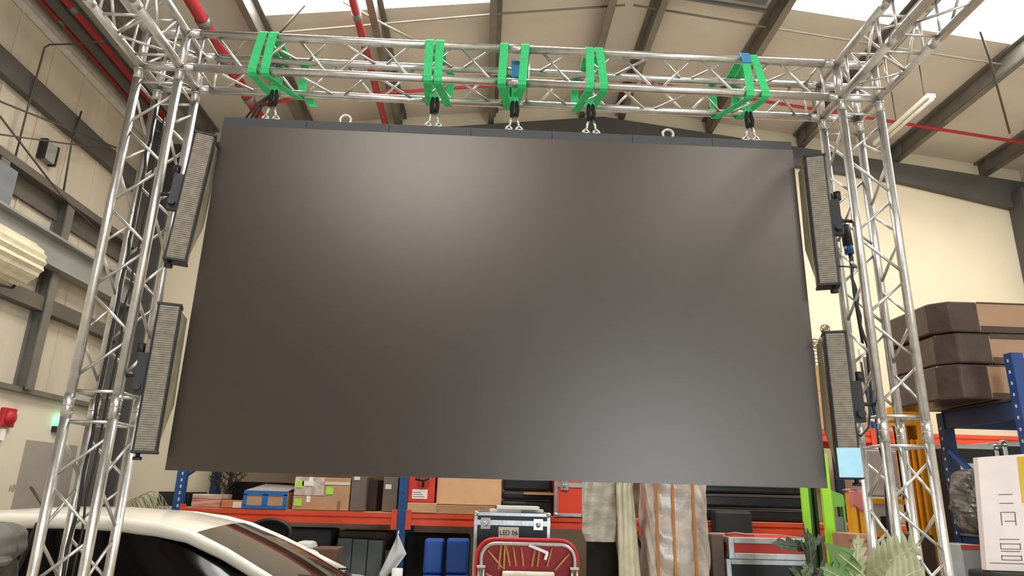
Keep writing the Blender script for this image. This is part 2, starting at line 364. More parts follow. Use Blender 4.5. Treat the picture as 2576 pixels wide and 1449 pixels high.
put(base, 'right half of the horizontal truss beam, carrying the three right green slings', (.111, YT, 4.1536), (0, math.pi/2, 0))
put(base, 'truss running forward overhead from the left corner block', (XCL, 3.10, 4.1536), (math.pi/2, 0, 0))
put(base, 'truss running forward overhead from the right corner block', (XCR, 3.10, 4.1536), (math.pi/2, 0, 0))
base.location = (XCL, YT, 0)
for side, xc in (('left', XCL), ('right', XCR)):
    t = thing('corner_block', 'aluminium corner block joining the %s truss column to the beam' % side, 'truss', (xc, YT, 4.0), 'corner blocks of the gantry')
    zb, zt = 4.0336, 4.2736; s = 1 if side == 'left' else -1
    for y in (YT-H, YT+H):
        for z in (zb, zt): part(MB().tube([(xc-s*H, y, z), (xc+s*.15, y, z)], TR, 14), 'chord', alu, t)
    for x in (xc-H, xc+H):
        for z in (zb, zt): part(MB().tube([(x, YT+H, z), (x, 3.10, z)], TR, 14), 'chord', alu, t)
        for y in (YT-H, YT+H):
            part(MB().tube([(x, y, 4.0), (x, y, zt+.02)], TR, 14), 'post', alu, t)
            part(MB().tube([(x, y, 4.0), (x, y, 4.012)], .029, 14), 'flange', alu, t)
        for a, b in (((x, 3.52, zb), (x, 3.52, zt)), ((x, 3.17, zb), (x, 3.17, zt)), ((x, 3.50, zt), (x, 3.34, zb)), ((x, 3.34, zb), (x, 3.19, zt))):
            part(MB().tube([a, b], BR, 8), 'brace', alu, t)
    for z in (zb, zt):
        q = 1 if z == zb else -1
        for a, b in (((xc-H, 3.52, z), (xc+H, 3.52, z)), ((xc-H, 3.17, z), (xc+H, 3.17, z)), ((xc+s*H*q, 3.50, z), (xc-s*H*q, 3.34, z)), ((xc-s*H*q, 3.34, z), (xc+s*H*q, 3.19, z)), ((xc-H, YT-H, z), (xc+H, YT+H, z))):
            part(MB().tube([a, b], BR, 8), 'brace', alu, t)
    for a, b in (((xc-H, YT+H, zb), (xc+H, YT+H, zt)), ((xc-s*H, YT-H, zb), (xc-s*H, YT+H, zt))):
        part(MB().tube([a, b], BR, 8), 'brace', alu, t)
# ------------------------------------------------------------------ screen
SX0, SX1, SY0, SY1, SZ0, SZ1 = -1.644, 1.838, 3.72, 3.80, 1.695, 3.703
t = thing('led_screen', 'large dark blank LED screen hung in the middle of the truss gantry', 'screen', ((SX0+SX1)/2, 3.76, SZ0))
part(MB().box(SX0, SX1, SY0, SY0+.018, SZ0, SZ1), 'display_panel', screenm, t)
fr = MB(); fr.box(SX0+.01, SX1-.01, SY0+.019, SY1, SZ0+.01, SZ0+.05).box(SX0+.01, SX1-.01, SY0+.019, SY1, SZ1-.05, SZ1-.003)
for k in range(8):
    x = SX0+.03+(SX1-SX0-.06)*k/7; fr.box(x-.02, x+.02, SY0+.02, SY1-.005, SZ0+.04, SZ1-.04)
part(fr, 'rear_frame', blackm, t)
m = MB()
for k in range(7):
    x0 = SX0+(SX1-SX0)*k/7; x1 = SX0+(SX1-SX0)*(k+1)/7; m.box(x0+.0015, x1-.0015, SY0+.004, SY1, SZ1+.001, 3.762)
part(m, 'hanging_bar', screenh, t)
for px_ in (-.925, 1.075):
    ring = [(px_+.033*math.cos(a), 3.76, 3.797+.033*math.sin(a)) for a in [math.radians(-60+20*k) for k in range(16)]]
    part(MB().tube(ring, .0085, 8).tube([(px_, 3.76, 3.762), (px_, 3.76, 3.768)], .02, 12), 'eye_bolt', mat('pale_zinc', 'cfc9b8', .35, metal=.5), t)
# ------------------------------------------------------------------ green slings
def ribbon(pts, w, th=.006):
    # pts: (x, y, z) polyline, width along x
    mb = MB(); n = len(pts)
    for a, b in zip(pts, pts[1:]):
        a = Vector(a); b = Vector(b); d = (b-a); nrm = Vector((1, 0, 0)).cross(Vector((0, d.y, d.z)).normalized())*th/2
        hw = Vector((w/2, 0, 0)); q = [a-hw-nrm, a+hw-nrm, a+hw+nrm, a-hw+nrm]; r = [b-hw-nrm, b+hw-nrm, b+hw+nrm, b-hw+nrm]
        i = len(mb.v); mb.v += [tuple(v) for v in q+r]
        for f in ((0, 1, 2, 3), (7, 6, 5, 4), (0, 4, 5, 1), (1, 5, 6, 2), (2, 6, 7, 3), (3, 7, 4, 0)): mb.f.append(tuple(i+k for k in f)); mb.sm.append(False)
    return mb
YF0, YR0, ZT0, ZB0 = 3.604, 3.906, 4.303, 4.003
def band(xt, xb, xl, xr=None):
    xr = xl if xr is None else xr
    xm = (xt+xr)/2
    P = [(xt, 3.86, ZT0+.004), (xt, 3.65, ZT0+.004), (xt, 3.622, ZT0), (xt, 3.606, ZT0-.02), (xt*.5+xb*.5, YF0-.004, 4.15), (xb, YF0, 4.03), (xb, 3.615, 4.008), (xb*.97+xl*.03, 3.635, ZB0-.004), (xl, 3.875, ZB0-.004), (xl, 3.898, 4.01), (xl, YR0, 4.035), (xr, YR0, 4.26), (xt, 3.898, 4.29), (xt, 3.86, ZT0+.004)]
    return ribbon(P, .05)
slings = [
 ('leftmost green round sling around the beam, its loop swinging right below', [(-1.443, -1.475, -1.42), (-1.38, -1.40, -1.26)], -1.375, False),
 ('second green round sling from the left around the beam truss', [(-.425, -.425, -.43), (-.362, -.362, -.31)], -.385, False),
 ('middle green round sling at the beam joint, blue tape between its spread bands', [(.035, .025, .075), (.165, .150, .11)], .112, True),
 ('fourth green round sling from the left, just right of the beam joint', [(.565, .565, .51), (.625, .650, .60)], .590, False),
 ('rightmost green round sling around the beam, with blue tape wrapped over its top', [(1.540, 1.555, 1.43), (1.595, 1.65, 1.58)], 1.592, True)]
for i, (lab, bands, hx, tape) in enumerate(slings):
    t = thing('round_sling', lab, 'sling', (hx, YT, 4.3), 'green slings over the truss beam')
    for b in bands: part(band(*b), 'band', green, t)
    part(ribbon([(hx-.015, 3.74, ZB0-.004), (hx, 3.75, ZB0-.03), (hx, 3.755, 3.945)], .055, .012), 'eye', green, t)
    if tape and i == 4:
        part(ribbon([(1.54, 3.70, ZT0+.012), (1.54, 3.62, ZT0+.008), (1.541, 3.597, ZT0-.02), (1.545, 3.597, ZT0-.075)], .056, .008), 'tape', bluet, t)
    if tape and i == 2:
        part(ribbon([(.115, 3.72, 4.24), (.112, 3.71, 4.12)], .055, .02), 'tape', bluet, t)
        part(ribbon([(.105, 3.73, 4.25), (.11, 3.72, 4.05), (.112, 3.755, 3.97)], .045, .02), 'inner_band', green, t)
    # hanging bridle with shackles
    cam_side = ['below the leftmost sling', 'below the second sling from the left', 'below the middle sling', 'below the fourth sling', 'below the rightmost sling'][i]
    h = thing('shackle_hanger', 'black sleeve with silver shackles %s' % cam_side, 'shackle', (hx, YT, 3.77), 'shackle hangers above the screen')
    m = MB(); m.tube([(hx-.012, YT, 3.975), (hx-.016, YT-.01, 3.92), (hx-.012, YT-.01, 3.86)], .014, 8); m.tube([(hx+.012, YT, 3.975), (hx+.018, YT-.012, 3.91), (hx+.012, YT-.01, 3.87)], .014, 8)
    part(m, 'sleeve', blackf, h)
    for dx in (-.032, .032):
        m = MB(); m.tube([(hx+dx*.3, YT-.01, 3.868), (hx+dx*.7, YT-.01, 3.83), (hx+dx, YT-.01, 3.79)], .008, 8)
        m.tube([(hx+dx-.017, YT-.01, 3.768), (hx+dx-.016, YT-.01, 3.785), (hx+dx, YT-.01, 3.80), (hx+dx+.016, YT-.01, 3.785), (hx+dx+.017, YT-.01, 3.768)], .007, 8)
        m.tube([(hx+dx-.026, YT-.01, 3.774), (hx+dx+.026, YT-.01, 3.774)], .006, 8)
        part(m, 'shackle', chrome, h)
    if i == 0:
        for q in range(3): part(MB().tube([(hx-.02, YT, 3.95), (hx-.05-.02*q, YT-.02, 3.87), (hx-.09-.03*q, YT-.01, 3.768)], .006, 6), 'cord', blackm, h)
# loose green strap ends on the rear chords
tag(ribbon([(-1.21, 3.915, 4.045), (-1.20, 3.915, 4.0), (-1.17, 3.915, 3.97)], .05).build('strap_tail', green), 'loose green strap tail on the rear chord right of the leftmost sling', 'strap')
# ------------------------------------------------------------------ four LED bars
def led_bar(label, x, z0, z1, side, tilt=0, sticker=False, y=3.60):
    t = thing('light_bar', label, 'light bar', (x, y+.05, (z0+z1)/2), 'ridged light bars on the truss columns')
    w = .058
    part(MB().box(x-w, x+w, y+.008, y+.10, z0, z1), 'housing', blackm, t, bevel=.006)
    m = MB(); n = 62; h = (z1-z0-.03)/n
    m.box(x-w+.012, x+w-.012, y+.006, y+.012, z0+.012, z1-.012)
    for k in range(n):
        zz = z0+.015+h*k; i = len(m.v)
        m.v += [(x-w+.012, y+.007, zz), (x+w-.012, y+.007, zz), (x-w+.012, y-.003, zz+h*.45), (x+w-.012, y-.003, zz+h*.45), (x-w+.012, y+.007, zz+h*.9), (x+w-.012, y+.007, zz+h*.9)]
        m.f += [(i, i+1, i+3, i+2), (i+2, i+3, i+5, i+4)]; m.sm += [False, False]
    part(m, 'ridged_face', barface, t)
    part(MB().box(x-w-.004, x+w+.004, y+.0, y+.104, z1-.012, z1+.004), 'top_cap', blackm, t, bevel=.004)
    part(MB().box(x-w-.004, x+w+.004, y+.0, y+.104, z0-.004, z0+.012), 'bottom_cap', blackm, t, bevel=.004)
    kx = x+.03*side*-1*-1; part(MB().tube([(kx, y+.05, z0-.004), (kx, y+.05, z0-.02)], .011, 10).tube([(kx, y+.05, z0-.02), (kx, y+.05, z0-.036)], .022, 12), 'knob', blackm, t)
    # wing plate towards the screen and clamp to the truss column
    s = -side
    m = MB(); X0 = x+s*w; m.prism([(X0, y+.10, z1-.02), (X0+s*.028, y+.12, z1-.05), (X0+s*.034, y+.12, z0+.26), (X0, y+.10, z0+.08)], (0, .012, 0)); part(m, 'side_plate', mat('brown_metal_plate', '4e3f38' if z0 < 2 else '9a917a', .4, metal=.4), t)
    xo = x-s*w; m = MB(); zc = (z0+z1)/2
    m.box(min(xo, xo-s*.05), max(xo, xo-s*.05), y+.03, y+.07, zc-.10, zc+.12); m.tube([(xo-s*.045, y+.05, zc+.12), (xo-s*.045, y+.05, zc+.17)], .02, 10); m.tube([(xo-s*.03, y+.0, zc-.06), (xo-s*.03, y+.08, zc-.06)], .02, 10)
    m.tube([(xo, y+.05, zc), (xo-s*.125, y+.11, zc)], .011, 8)
    part(m, 'clamp', blackm, t)
    if sticker:
        part(MB().box(x-w+.001, x+w-.001, y-.008, y-.004, z0+.005, z0+.155), 'sticker', mat('pale_blue_paper', 'a9d8ee', .7, var=.04, scale=12), t, label='pale blue sticker')
    t.rotation_euler = (0, tilt, -side*math.radians(20))
    return t
led_bar('upper left ridged light bar, leaning beside the top left edge of the screen', -1.722, 2.80, 3.59, -1, math.radians(3.0))
led_bar('lower left ridged light bar beside the bottom left edge of the screen', -1.728, 1.775, 2.555, -1)
led_bar('upper right ridged light bar beside the top right edge of the screen', 1.928, 2.80, 3.615, 1)
led_bar('lower right ridged light bar with a pale blue sticker at its foot', 1.928, 1.745, 2.53, 1, sticker=True)
# cables on the columns
def cable(label, pts, r=.008, m=None): return rod('cable', label, 'cable', pts, r, m or blackm)
def wob(pts, n=6, a=.012, seed=1):
    rnd = random.Random(seed); out = []
    for p, q in zip(pts, pts[1:]):
        p = Vector(p); q = Vector(q)
        for k in range(n): out.append(tuple(p.lerp(q, k/n)+Vector((rnd.uniform(-a, a), rnd.uniform(-a, a), 0))))
    out.append(tuple(pts[-1])); return out
cable('black cable bundle running down inside the left truss column', wob([(-2.10, 3.80, 3.9), (-2.08, 3.78, 2.6), (-2.09, 3.78, .02)], 14, .007), .009)
cable('thin black cable beside the bundle inside the left truss column', wob([(-2.05, 3.83, 3.8), (-2.06, 3.82, 2.4), (-2.05, 3.8, .02)], 14, .008, 3), .006)
cable('black cable hanging behind the upper right light bar down the right column', wob([(2.08, 3.78, 3.45), (2.16, 3.80, 3.1), (2.19, 3.80, 2.5), (2.2, 3.8, 1.7), (2.22, 3.8, .02)], 10, .01, 5), .009)
cable('black cable running along the rear top chord of the beam truss', wob([(-1.6, 3.905, 4.24), (-.6, 3.91, 4.23), (.4, 3.91, 4.22), (1.6, 3.90, 4.22), (2.1, 3.9, 4.2)], 6, .008, 7), .007)
cable('short black cable looping from the lower right light bar to the column', [(1.98, 3.66, 1.99), (2.03, 3.68, 1.97), (2.09, 3.70, 2.02), (2.14, 3.76, 2.12), (2.15, 3.8, 2.4)], .006)
cable('thin black cable from the upper right light bar to the truss tube', [(1.98, 3.66, 2.93), (2.05, 3.67, 2.935), (2.10, 3.64, 2.92)], .005)
t = thing('power_connector', 'black and blue power connector hanging inside the right truss column', 'connector', (2.13, 3.74, 3.1))
part(MB().tube([(2.12, 3.74, 3.22), (2.125, 3.74, 3.09)], .028, 12), 'body', blackm, t); part(MB().tube([(2.125, 3.74, 3.09), (2.128, 3.74, 3.04)], .026, 12), 'blue_end', mat('connector_blue', '24508c', .4), t); part(MB().tube([(2.128, 3.74, 3.04), (2.13, 3.75, 2.8), (2.15, 3.76, 2.5)], .008, 8), 'lead', blackm, t)
# ------------------------------------------------------------------ white car
def interp(t, xs, ys):
    if t <= xs[0]: return ys[0]
    for a, b, c, d in zip(xs, xs[1:], ys, ys[1:]):
        if t <= b: return c+(d-c)*(t-a)/(b-a)
    return ys[-1]
CY = 5.30
car = thing('car', 'white car parked behind the left truss column, black tinted side windows', 'car', (-2.3, CY, 0))
bx_ = [-4.45, -4.40, -4.2, -3.8, -3.0, -2.0, -1.2, -.95, -.6, -.3, -.14, -.10]
beltz = [.80, .95, 1.02, 1.05, 1.03, 1.0, .975, .965, .90, .80, .68, .60]
halfw = [.60, .72, .82, .87, .90, .90, .89, .88, .86, .80, .70, .60]
def carbody(a, b):
    x = bx_[0]+(bx_[-1]-bx_[0])*a; zt = interp(x, bx_, beltz); hw = interp(x, bx_, halfw); lo = .28 if -4.4 < x < -.15 else .42
    prof = [(-.90, lo), (-1.0, lo+.12), (-1.0, .60), (-.985, zt-.10), (-.93, zt-.015), (-.6, zt+.025), (0, zt+.045), (.6, zt+.025), (.93, zt-.015), (.985, zt-.10), (1.0, .60), (1.0, lo+.12), (.90, lo)]
    u = b*(len(prof)-1); k = min(int(u), len(prof)-2); f = u-k
    return V(x, CY+hw*(prof[k][0]*(1-f)+prof[k+1][0]*f), prof[k][1]*(1-f)+prof[k+1][1]*f)
m = MB().grid(carbody, 46, 36); part(m, 'body', carw, car)
# greenhouse: roof skin, pillars, glass
rx = [-4.15, -3.9, -3.5, -3.0, -2.6, -2.2, -1.95, -1.80]
rc = [1.285, 1.345, 1.415, 1.455, 1.462, 1.440, 1.400, 1.365]
def rz(x): return interp(x, rx, rc)
def railz(x): return rz(x)-.075+.02*max(0, (x+2.6))
RH = .585
def roofskin(a, b):
    x = -4.15+(2.30)*a; bow = (2*b-1); x2 = x+(.08*(1-bow*bow)*max(0, (a-.6)/.4))
    return V(x2, CY+RH*bow*1.02, rz(min(x2, -1.8))-.075*abs(bow)**2.6)
part(MB().grid(roofskin, 24, 16), 'roof', carw, car)
def lower(x): return interp(x, bx_, beltz)-.02
for s, nm in ((-1, 'near'), (1, 'far')):
    # roof rail and A pillar: curved strip from the tail over the side window to the bonnet
    path = [(-4.15, RH-.0, 1.21), (-3.9, RH, 1.27), (-3.5, RH+.01, 1.335), (-3.0, RH+.015, 1.378), (-2.6, RH+.015, 1.385), (-2.3, RH+.01, 1.375), (-2.05, RH+.01, 1.35), (-1.85, RH+.015, 1.31), (-1.6, RH+.055, 1.215), (-1.35, RH+.105, 1.10), (-1.1, RH+.16, .985)]
    P = [V(x, CY+s*y, z) for x, y, z in path]
    m = MB(); m.tube(P, [.045, .05, .052, .052, .050, .05, .048, .042, .038, .036, .034], 12); part(m, 'roof_rail', carw, car)
    # side glass
    top = [(-3.75, RH+.02, 1.24), (-3.45, RH+.03, 1.305), (-3.0, RH+.035, 1.345), (-2.6, RH+.035, 1.352), (-2.3, RH+.035, 1.335), (-2.05, RH+.035, 1.300), (-1.85, RH+.045, 1.245), (-1.6, RH+.08, 1.15), (-1.38, RH+.12, 1.05), (-1.22, RH+.15, .985)]
    top = [(-3.75, RH+.02, 1.24), (-3.6, RH+.025, 1.28)]+top[1:]
    nT = len(top)
    def sg(a, b, s=s):
        u = a*(nT-1); k = min(int(u), nT-2); f = u-k; p = V(*top[k]).lerp(V(*top[k+1]), f)
        x = p.x; lz = .97; hy = interp(x, bx_, halfw)-.035
        q = V(x, hy, lz); r = q.lerp(V(p.x, p.y, p.z), b); return V(r.x, CY+s*(r.y+.012*math.sin(math.pi*b)), r.z)
    part(MB().grid(sg, 30, 8), 'side_window', glassb, car)
    part(MB().bar((-2.78, CY+s*(RH+.05), 1.36), (-2.74, CY+s*.86, .98), .012, .07, (0, 1, 0)), 'centre_pillar', blackm, car)
    # door mirror
    m = MB().ball((-1.47, CY+s*1.02, 1.055), .11, .07, .075, 16, 10); m.tube([(-1.42, CY+s*.90, .99), (-1.46, CY+s*.98, 1.02)], .025, 8); part(m, 'door_mirror', carw, car)
    # belt strip
    m = MB(); m.bar((-3.9, CY+s*.865, 1.005), (-1.25, CY+s*.87, .965), .015, .018); part(m, 'window_strip', blackm, car)
    for wx in (-3.75, -.85):
        m = MB().tube([(wx, CY+s*.72, .32), (wx, CY+s*.90, .32)], .32, 28); part(m, 'wheel', blackf, car)
        m = MB().tube([(wx, CY+s*.89, .32), (wx, CY+s*.915, .32)], .20, 20); part(m, 'rim', alu2, car)
def ws(a, b):
    y = (2*b-1); x0 = -1.86+.08*(1-y*y); z0 = 1.325+.045*(1-y*y); x1 = -1.13+.20*(1-y*y); z1 = .975+.02*(1-y*y)
    w = (RH-.0)*(1-a)+(.72)*a; bulge = .02*math.sin(math.pi*a)
    return V(x0+(x1-x0)*a+bulge*.4, CY+y*w, z0+(z1-z0)*a+bulge)
part(MB().grid(ws, 12, 16), 'windscreen', wsglass, car)
def ws2(a, b):
    y = (2*b-1); x1 = -1.16+.21*(1-y*y); return V(x1+.10*a, CY+y*.74, .985+.012*(1-y*y)-.01*a+.006)
part(MB().grid(ws2, 3, 12), 'scuttle_panel', blackm, car)
m = MB()
for s, yy in ((1, .05), (1, .60)): m.bar((-1.05, CY+yy, 1.02), (-1.22, CY+yy-.5, 1.065), .012, .012)
part(m, 'wiper', blackm, car)
part(MB().grid(lambda a, b: V(-4.15-.45*a*0-.22*a, CY+(2*b-1)*(RH+.1*a), 1.285-.27*a), 4, 8), 'rear_window', glassb, car)
part(MB().box(-1.90, -1.82, CY-.05, CY+.05, 1.30, 1.34), 'inner_mirror', blackm, car)
# ------------------------------------------------------------------ pallet rack along the back wall
DK = 1.41; DK2 = 2.395
rack = thing('pallet_rack', 'long blue and orange-red pallet rack against the back wall', 'rack', (1.77, 8.1, 0))
UX = [-3.18, -.84, 1.77, 4.40, 7.02]
slotm = mat('pale_slot', 'c9ccd0', .6)
for i, x in enumerate(UX):
    for y in (7.60, 8.55):
        m = MB().box(x-.045, x+.045, y, y+.02, 0, 2.9).box(x-.045, x-.035, y+.02, y+.08, 0, 2.9).box(x+.035, x+.045, y+.02, y+.08, 0, 2.9)
        u = part(m, 'upright', blueu, rack)
        if y < 8:
            sl = MB(); z = .3
            while z < 2.85:
                sl.box(x-.008+.012, x+.008+.012, y-.002, y+.001, z, z+.03) if i == 0 else sl.box(x-.004, x+.004, y-.002, y+.001, z, z+.02)
                z += .065
            part(sl, 'slots', slotm if i == 0 else bluen, u)
    for z in (.4, 1.0, 1.7, 2.4): part(MB().bar((x, 7.65, z), (x, 8.55, z+.3), .03, .03), 'brace', blueu, rack)
for a, b in zip(UX, UX[1:]):
    for z in (1.40, 2.39):
        for y in (7.585, 8.57):
            m = MB().box(a+.05, b-.05, y, y+.04, z-.115, z-.075).box(a+.05, b-.05, y+.008, y+.04, z-.075, z-.04).box(a+.05, b-.05, y, y+.04, z-.04, z)
            bm = part(m, 'beam', orange, rack)
            if y < 8:
                for xx in (a+.045, b-.105): part(MB().box(xx, xx+.06, y-.012, y, z-.16, z+.04), 'end_plate', orange, bm, bevel=.003)
        if (a < 4.3): part(MB().box(a+.05, b-.05, 7.63, 8.57, z-.02, z+.008), 'deck', cardb2, rack)
        else: part(MB().box(a+.05, b-.05, 7.63, 8.57, z-.02, z+.008), 'deck', cardb2, rack)
# ------------------------------------------------------------------ goods: helpers
def carton(label, x0, x1, z1, y, d, z0, m, cat='box', name='carton', group=None, tape=None, sticker=None, flap=True, rz=0, lab=None):
    t = thing(name, label, cat, ((x0+x1)/2, y+d/2, z0), group)
    part(MB().box(x0, x1, y, y+d, z0+.001, z1), 'body', m, t, bevel=.006)
    if flap: part(MB().box((x0+x1)/2-.02, (x0+x1)/2+.02, y-.001, y+d+.001, z1-.06, z1+.0015), 'tape', tape or mat('brown_tape', 'a07a50', .4), t)
    if sticker:
        for (fx, fz, w, h, hexc) in sticker:
            X = x0+(x1-x0)*fx; Z = z0+(z1-z0)*fz
            part(MB().box(X-w/2, X+w/2, y-.004, y-.001, Z-h/2, Z+h/2), 'sticker', mat('sticker_'+hexc, hexc, .6, var=.03), t)
    if lab:
        fx, fz, s, body = lab; text('print', body, s, blackm, t, (x0+(x1-x0)*fx, y-.0055, z0+(z1-z0)*fz))
    if rz: t.rotation_euler = (0, 0, rz)
    return t
def fcase(label, x0, x1, z0, z1, y, d, panel, name='flight_case', lid=.25, latches=(), balls=True, edge=alu2, w=.028, sticker=None, group=None):
    t = thing(name, label, 'case', ((x0+x1)/2, y+d/2, z0), group)
    part(MB().box(x0+.004, x1-.004, y+.004, y+d-.004, z0+.004, z1-.004), 'panels', panel, t)
    m = MB(); zl = z1-(z1-z0)*lid
    for x in (x0, x1-w):
        for yy in (y, y+d-w): m.box(x, x+w, yy, yy+w, z0, z1)
    for z in (z0, z1-w):
        for yy in (y, y+d-w): m.box(x0+w, x1-w, yy, yy+w, z, z+w)
        for x in (x0, x1-w): m.box(x, x+w, y+w, y+d-w, z, z+w)
    part(m, 'edge_profile', edge, t, bevel=.003)
    if lid: part(MB().box(x0-.001, x1+.001, y-.002, y+.002, zl-w*.7, zl+w*.7), 'lid_band', edge, t)
    if balls:
        for x in (x0+w*.5, x1-w*.5):
            for z in (z0+w*.5, z1-w*.5): part(MB().ball((x, y+w*.4, z), w*.85, w*.85, w*.85, 12, 8), 'ball_corner', chrome, t)
    for fx in latches:
        x = x0+(x1-x0)*fx; m = MB().box(x-.042, x+.042, y-.008, y-.001, zl-.055, zl+.04); m.tube([(x-.02, y-.012, zl), (x+.02, y-.012, zl)], .008, 8).ball((x, y-.012, zl-.012), .022, .008, .022, 12, 6)
        part(m, 'latch', chrome, t, bevel=.004)
    return t
# ------------------------------------------------------------------ left bay of the shelf
def trunk(label, x0, x1, y, d, z0, z1, name='equipment_bag', cat='bag', m=None, group=None, handle=True):
    t = thing(name, label, cat, ((x0+x1)/2, y+d/2, z0), group)
    part(MB().box(x0, x1, y, y+d, z0+.001, z1), 'body', m or blackf, t, bevel=min(.03, (z1-z0)*.3))
    if handle:
        xm = (x0+x1)/2; part(MB().tube([(xm-.07, y-.004, (z0+z1)/2), (xm-.04, y-.02, (z0+z1)/2+.02), (xm+.04, y-.02, (z0+z1)/2+.02), (xm+.07, y-.004, (z0+z1)/2)], .008, 8), 'handle', blackm, t)
    return t
carton('black plastic storage case behind the leftmost blue rack upright', -3.454, -3.130, 1.556, 7.75, .5, DK, blackm, 'case', 'storage_case', flap=False)
# stack of flat boxes
carton('low red and white printed box beneath the flat white box', -3.057, -2.761, 1.490, 7.66, .35, DK, mat('printed_white_red', 'c9b0a0', .6, dark='b0543c', scale=14, stretch=(.5, .5, 3)), flap=False)
x0, x1, zt_ = -3.065, -2.760, 1.542
carton('flat white and brown box lying on the red printed box', x0, x1, zt_, 7.68, .33, 1.490+.002, mat('white_band_box', 'd2c3b4', .7, dark='9a6a4a', scale=9, stretch=(.4, .4, 5)), flap=False)
carton('low orange-brown box with a small white label next to the blue-taped carton', -2.729, -2.499, 1.486, 7.62, .35, DK, mat('orange_carton', 'b9744a', .8), flap=False, sticker=[(.72, .45, .09, .06, 'd9cfc4')])
# blue taped carton
x0, x1, zt_ = -2.501, -2.052, 1.586
t = carton('brown carton framed in blue tape with two cardboard windows', x0, x1, zt_, 7.60, .5, DK, cardb, flap=False)
bt = mat('deep_blue_tape', '2468b0', .35, var=.1, scale=20); h = zt_-DK; w_ = x1-x0
m = MB().box(x0-.003, x1+.003, 7.594, 7.60, DK+.002, DK+.035).box(x0-.003, x1+.003, 7.594, 7.60, zt_-.04, zt_+.002).box(x0-.003, x0+.035, 7.594, 7.60, DK+.03, zt_-.03).box(x1-.035, x1+.003, 7.594, 7.60, DK+.03, zt_-.03).box((x0+x1)/2-.03, (x0+x1)/2+.03, 7.594, 7.60, DK+.03, zt_-.03)
m.box(x0-.003, x1+.003, 7.60, 7.66, zt_, zt_+.003); part(m, 'blue_tape', bt, t)
part(MB().prism([(x0, 7.62, zt_+.004), (x1, 7.62, zt_+.004), (x1+.02, 7.98, zt_+.06), (x0+.1, 7.98, zt_+.075)], (0, 0, .004)), 'lid_flap', mat('grey_flap', 'a39a94', .7), t)
trunk('long black soft bag lying behind the blue-taped carton', -2.979+.10, -2.146-.02, 8.13, .38, DK, 1.683)
# cartons with green stickers
G = 'a8d84a'
x0, x1, zm = -1.996, -1.670, 1.549
a = carton('lower brown carton with a green square sticker, right of the blue-taped one', x0, x1, zm, 7.62, .5, DK, cardb, sticker=[(.18, .55, .075, .075, G)], tape=paper)
x0b, x1b, zt_ = -2.006, -1.666, 1.743
carton('upper carton wrapped in shiny clear tape with a green sticker', x0, x1+.01, zt_, 7.63, .48, zm+.003, mat('taped_carton', 'a98a78', .25, var=.12, scale=14, dark='d8cdc8'), sticker=[(.18, .62, .075, .075, G), (.42, .66, .12, .05, 'e4e0d6')], tape=paper)
carton('tall brown carton with a green sticker and clear tape near its top', -1.677, -1.407, 1.742, 7.62, .5, DK, cardb, sticker=[(.22, .60, .075, .075, G), (.5, .83, .26, .03, 'd6c8bc'), (.62, .16, .035, .09, '8a6848')], flap=False)
carton('grey-brown upright carton between the stickered cartons and the dark gap', -1.395, -1.240, 1.757, 7.62, .5, DK, cardb3, sticker=[(.35, .96, .06, .035, 'ddd6cc')], flap=False)
carton('dark brown carton set back in the shadowed gap of the shelf', -1.265, -1.145, 1.739, 7.80, .5, DK, mat('dark_carton', '3c2c26', .85), flap=False)
carton('grey-brown carton with a white label left of the second blue upright', -1.063, -0.908, 1.766, 7.66, .45, DK, cardb3, sticker=[(.35, .72, .065, .05, 'd8d2c8')], flap=False)
# dark fir branches behind
def branch_plant(name, label, base, h, n, m, spread=.3, L=.10, seed=1, lean=(0, 0, 0)):
    rnd = random.Random(seed); t = thing(name, label, 'plant', base)
    b = Vector(base); tip = b+Vector((lean[0], lean[1], h)); part(MB().tube([b, b.lerp(tip, .5), tip], [.02, .014, .006], 8), 'stem', mat('dark_bark', '2e2a24', .8), t)
    fm = MB()
    for k in range(n):
        f = .15+.85*k/n; p = b.lerp(tip, f); a = rnd.uniform(0, 6.28); r = spread*(1.1-f)
        q = p+Vector((math.cos(a)*r, math.sin(a)*r*.6, r*.55)); 
        for j in range(22):
            u = p.lerp(q, (j+1)/22); d = Vector((rnd.uniform(-1, 1), rnd.uniform(-1, 1), rnd.uniform(-.2, 1))).normalized()*L*rnd.uniform(.4, 1)
            s = d.cross(Vector((0, 1, 0))).normalized()*.006; fm.quad([u-s, u+s, u+d]); 
        fm.tube([p, q], .003, 4)
    part(fm, 'needles', m, t); return t
branch_plant('fir_branch', 'dark fir sprig standing on the shelf behind the flat boxes', (-2.84, 8.02, DK+.012), .55, 16, mat('dark_fir', '47483a', .8), .30, .10, 3, (.05, 0, 0))
tag(MB().bar((-2.93, 8.15, DK+.03), (-3.06, 8.15, 1.86), .03, .03).build('leaning_rod', bluen), 'dark rod leaning behind the leftmost blue upright', 'rod')
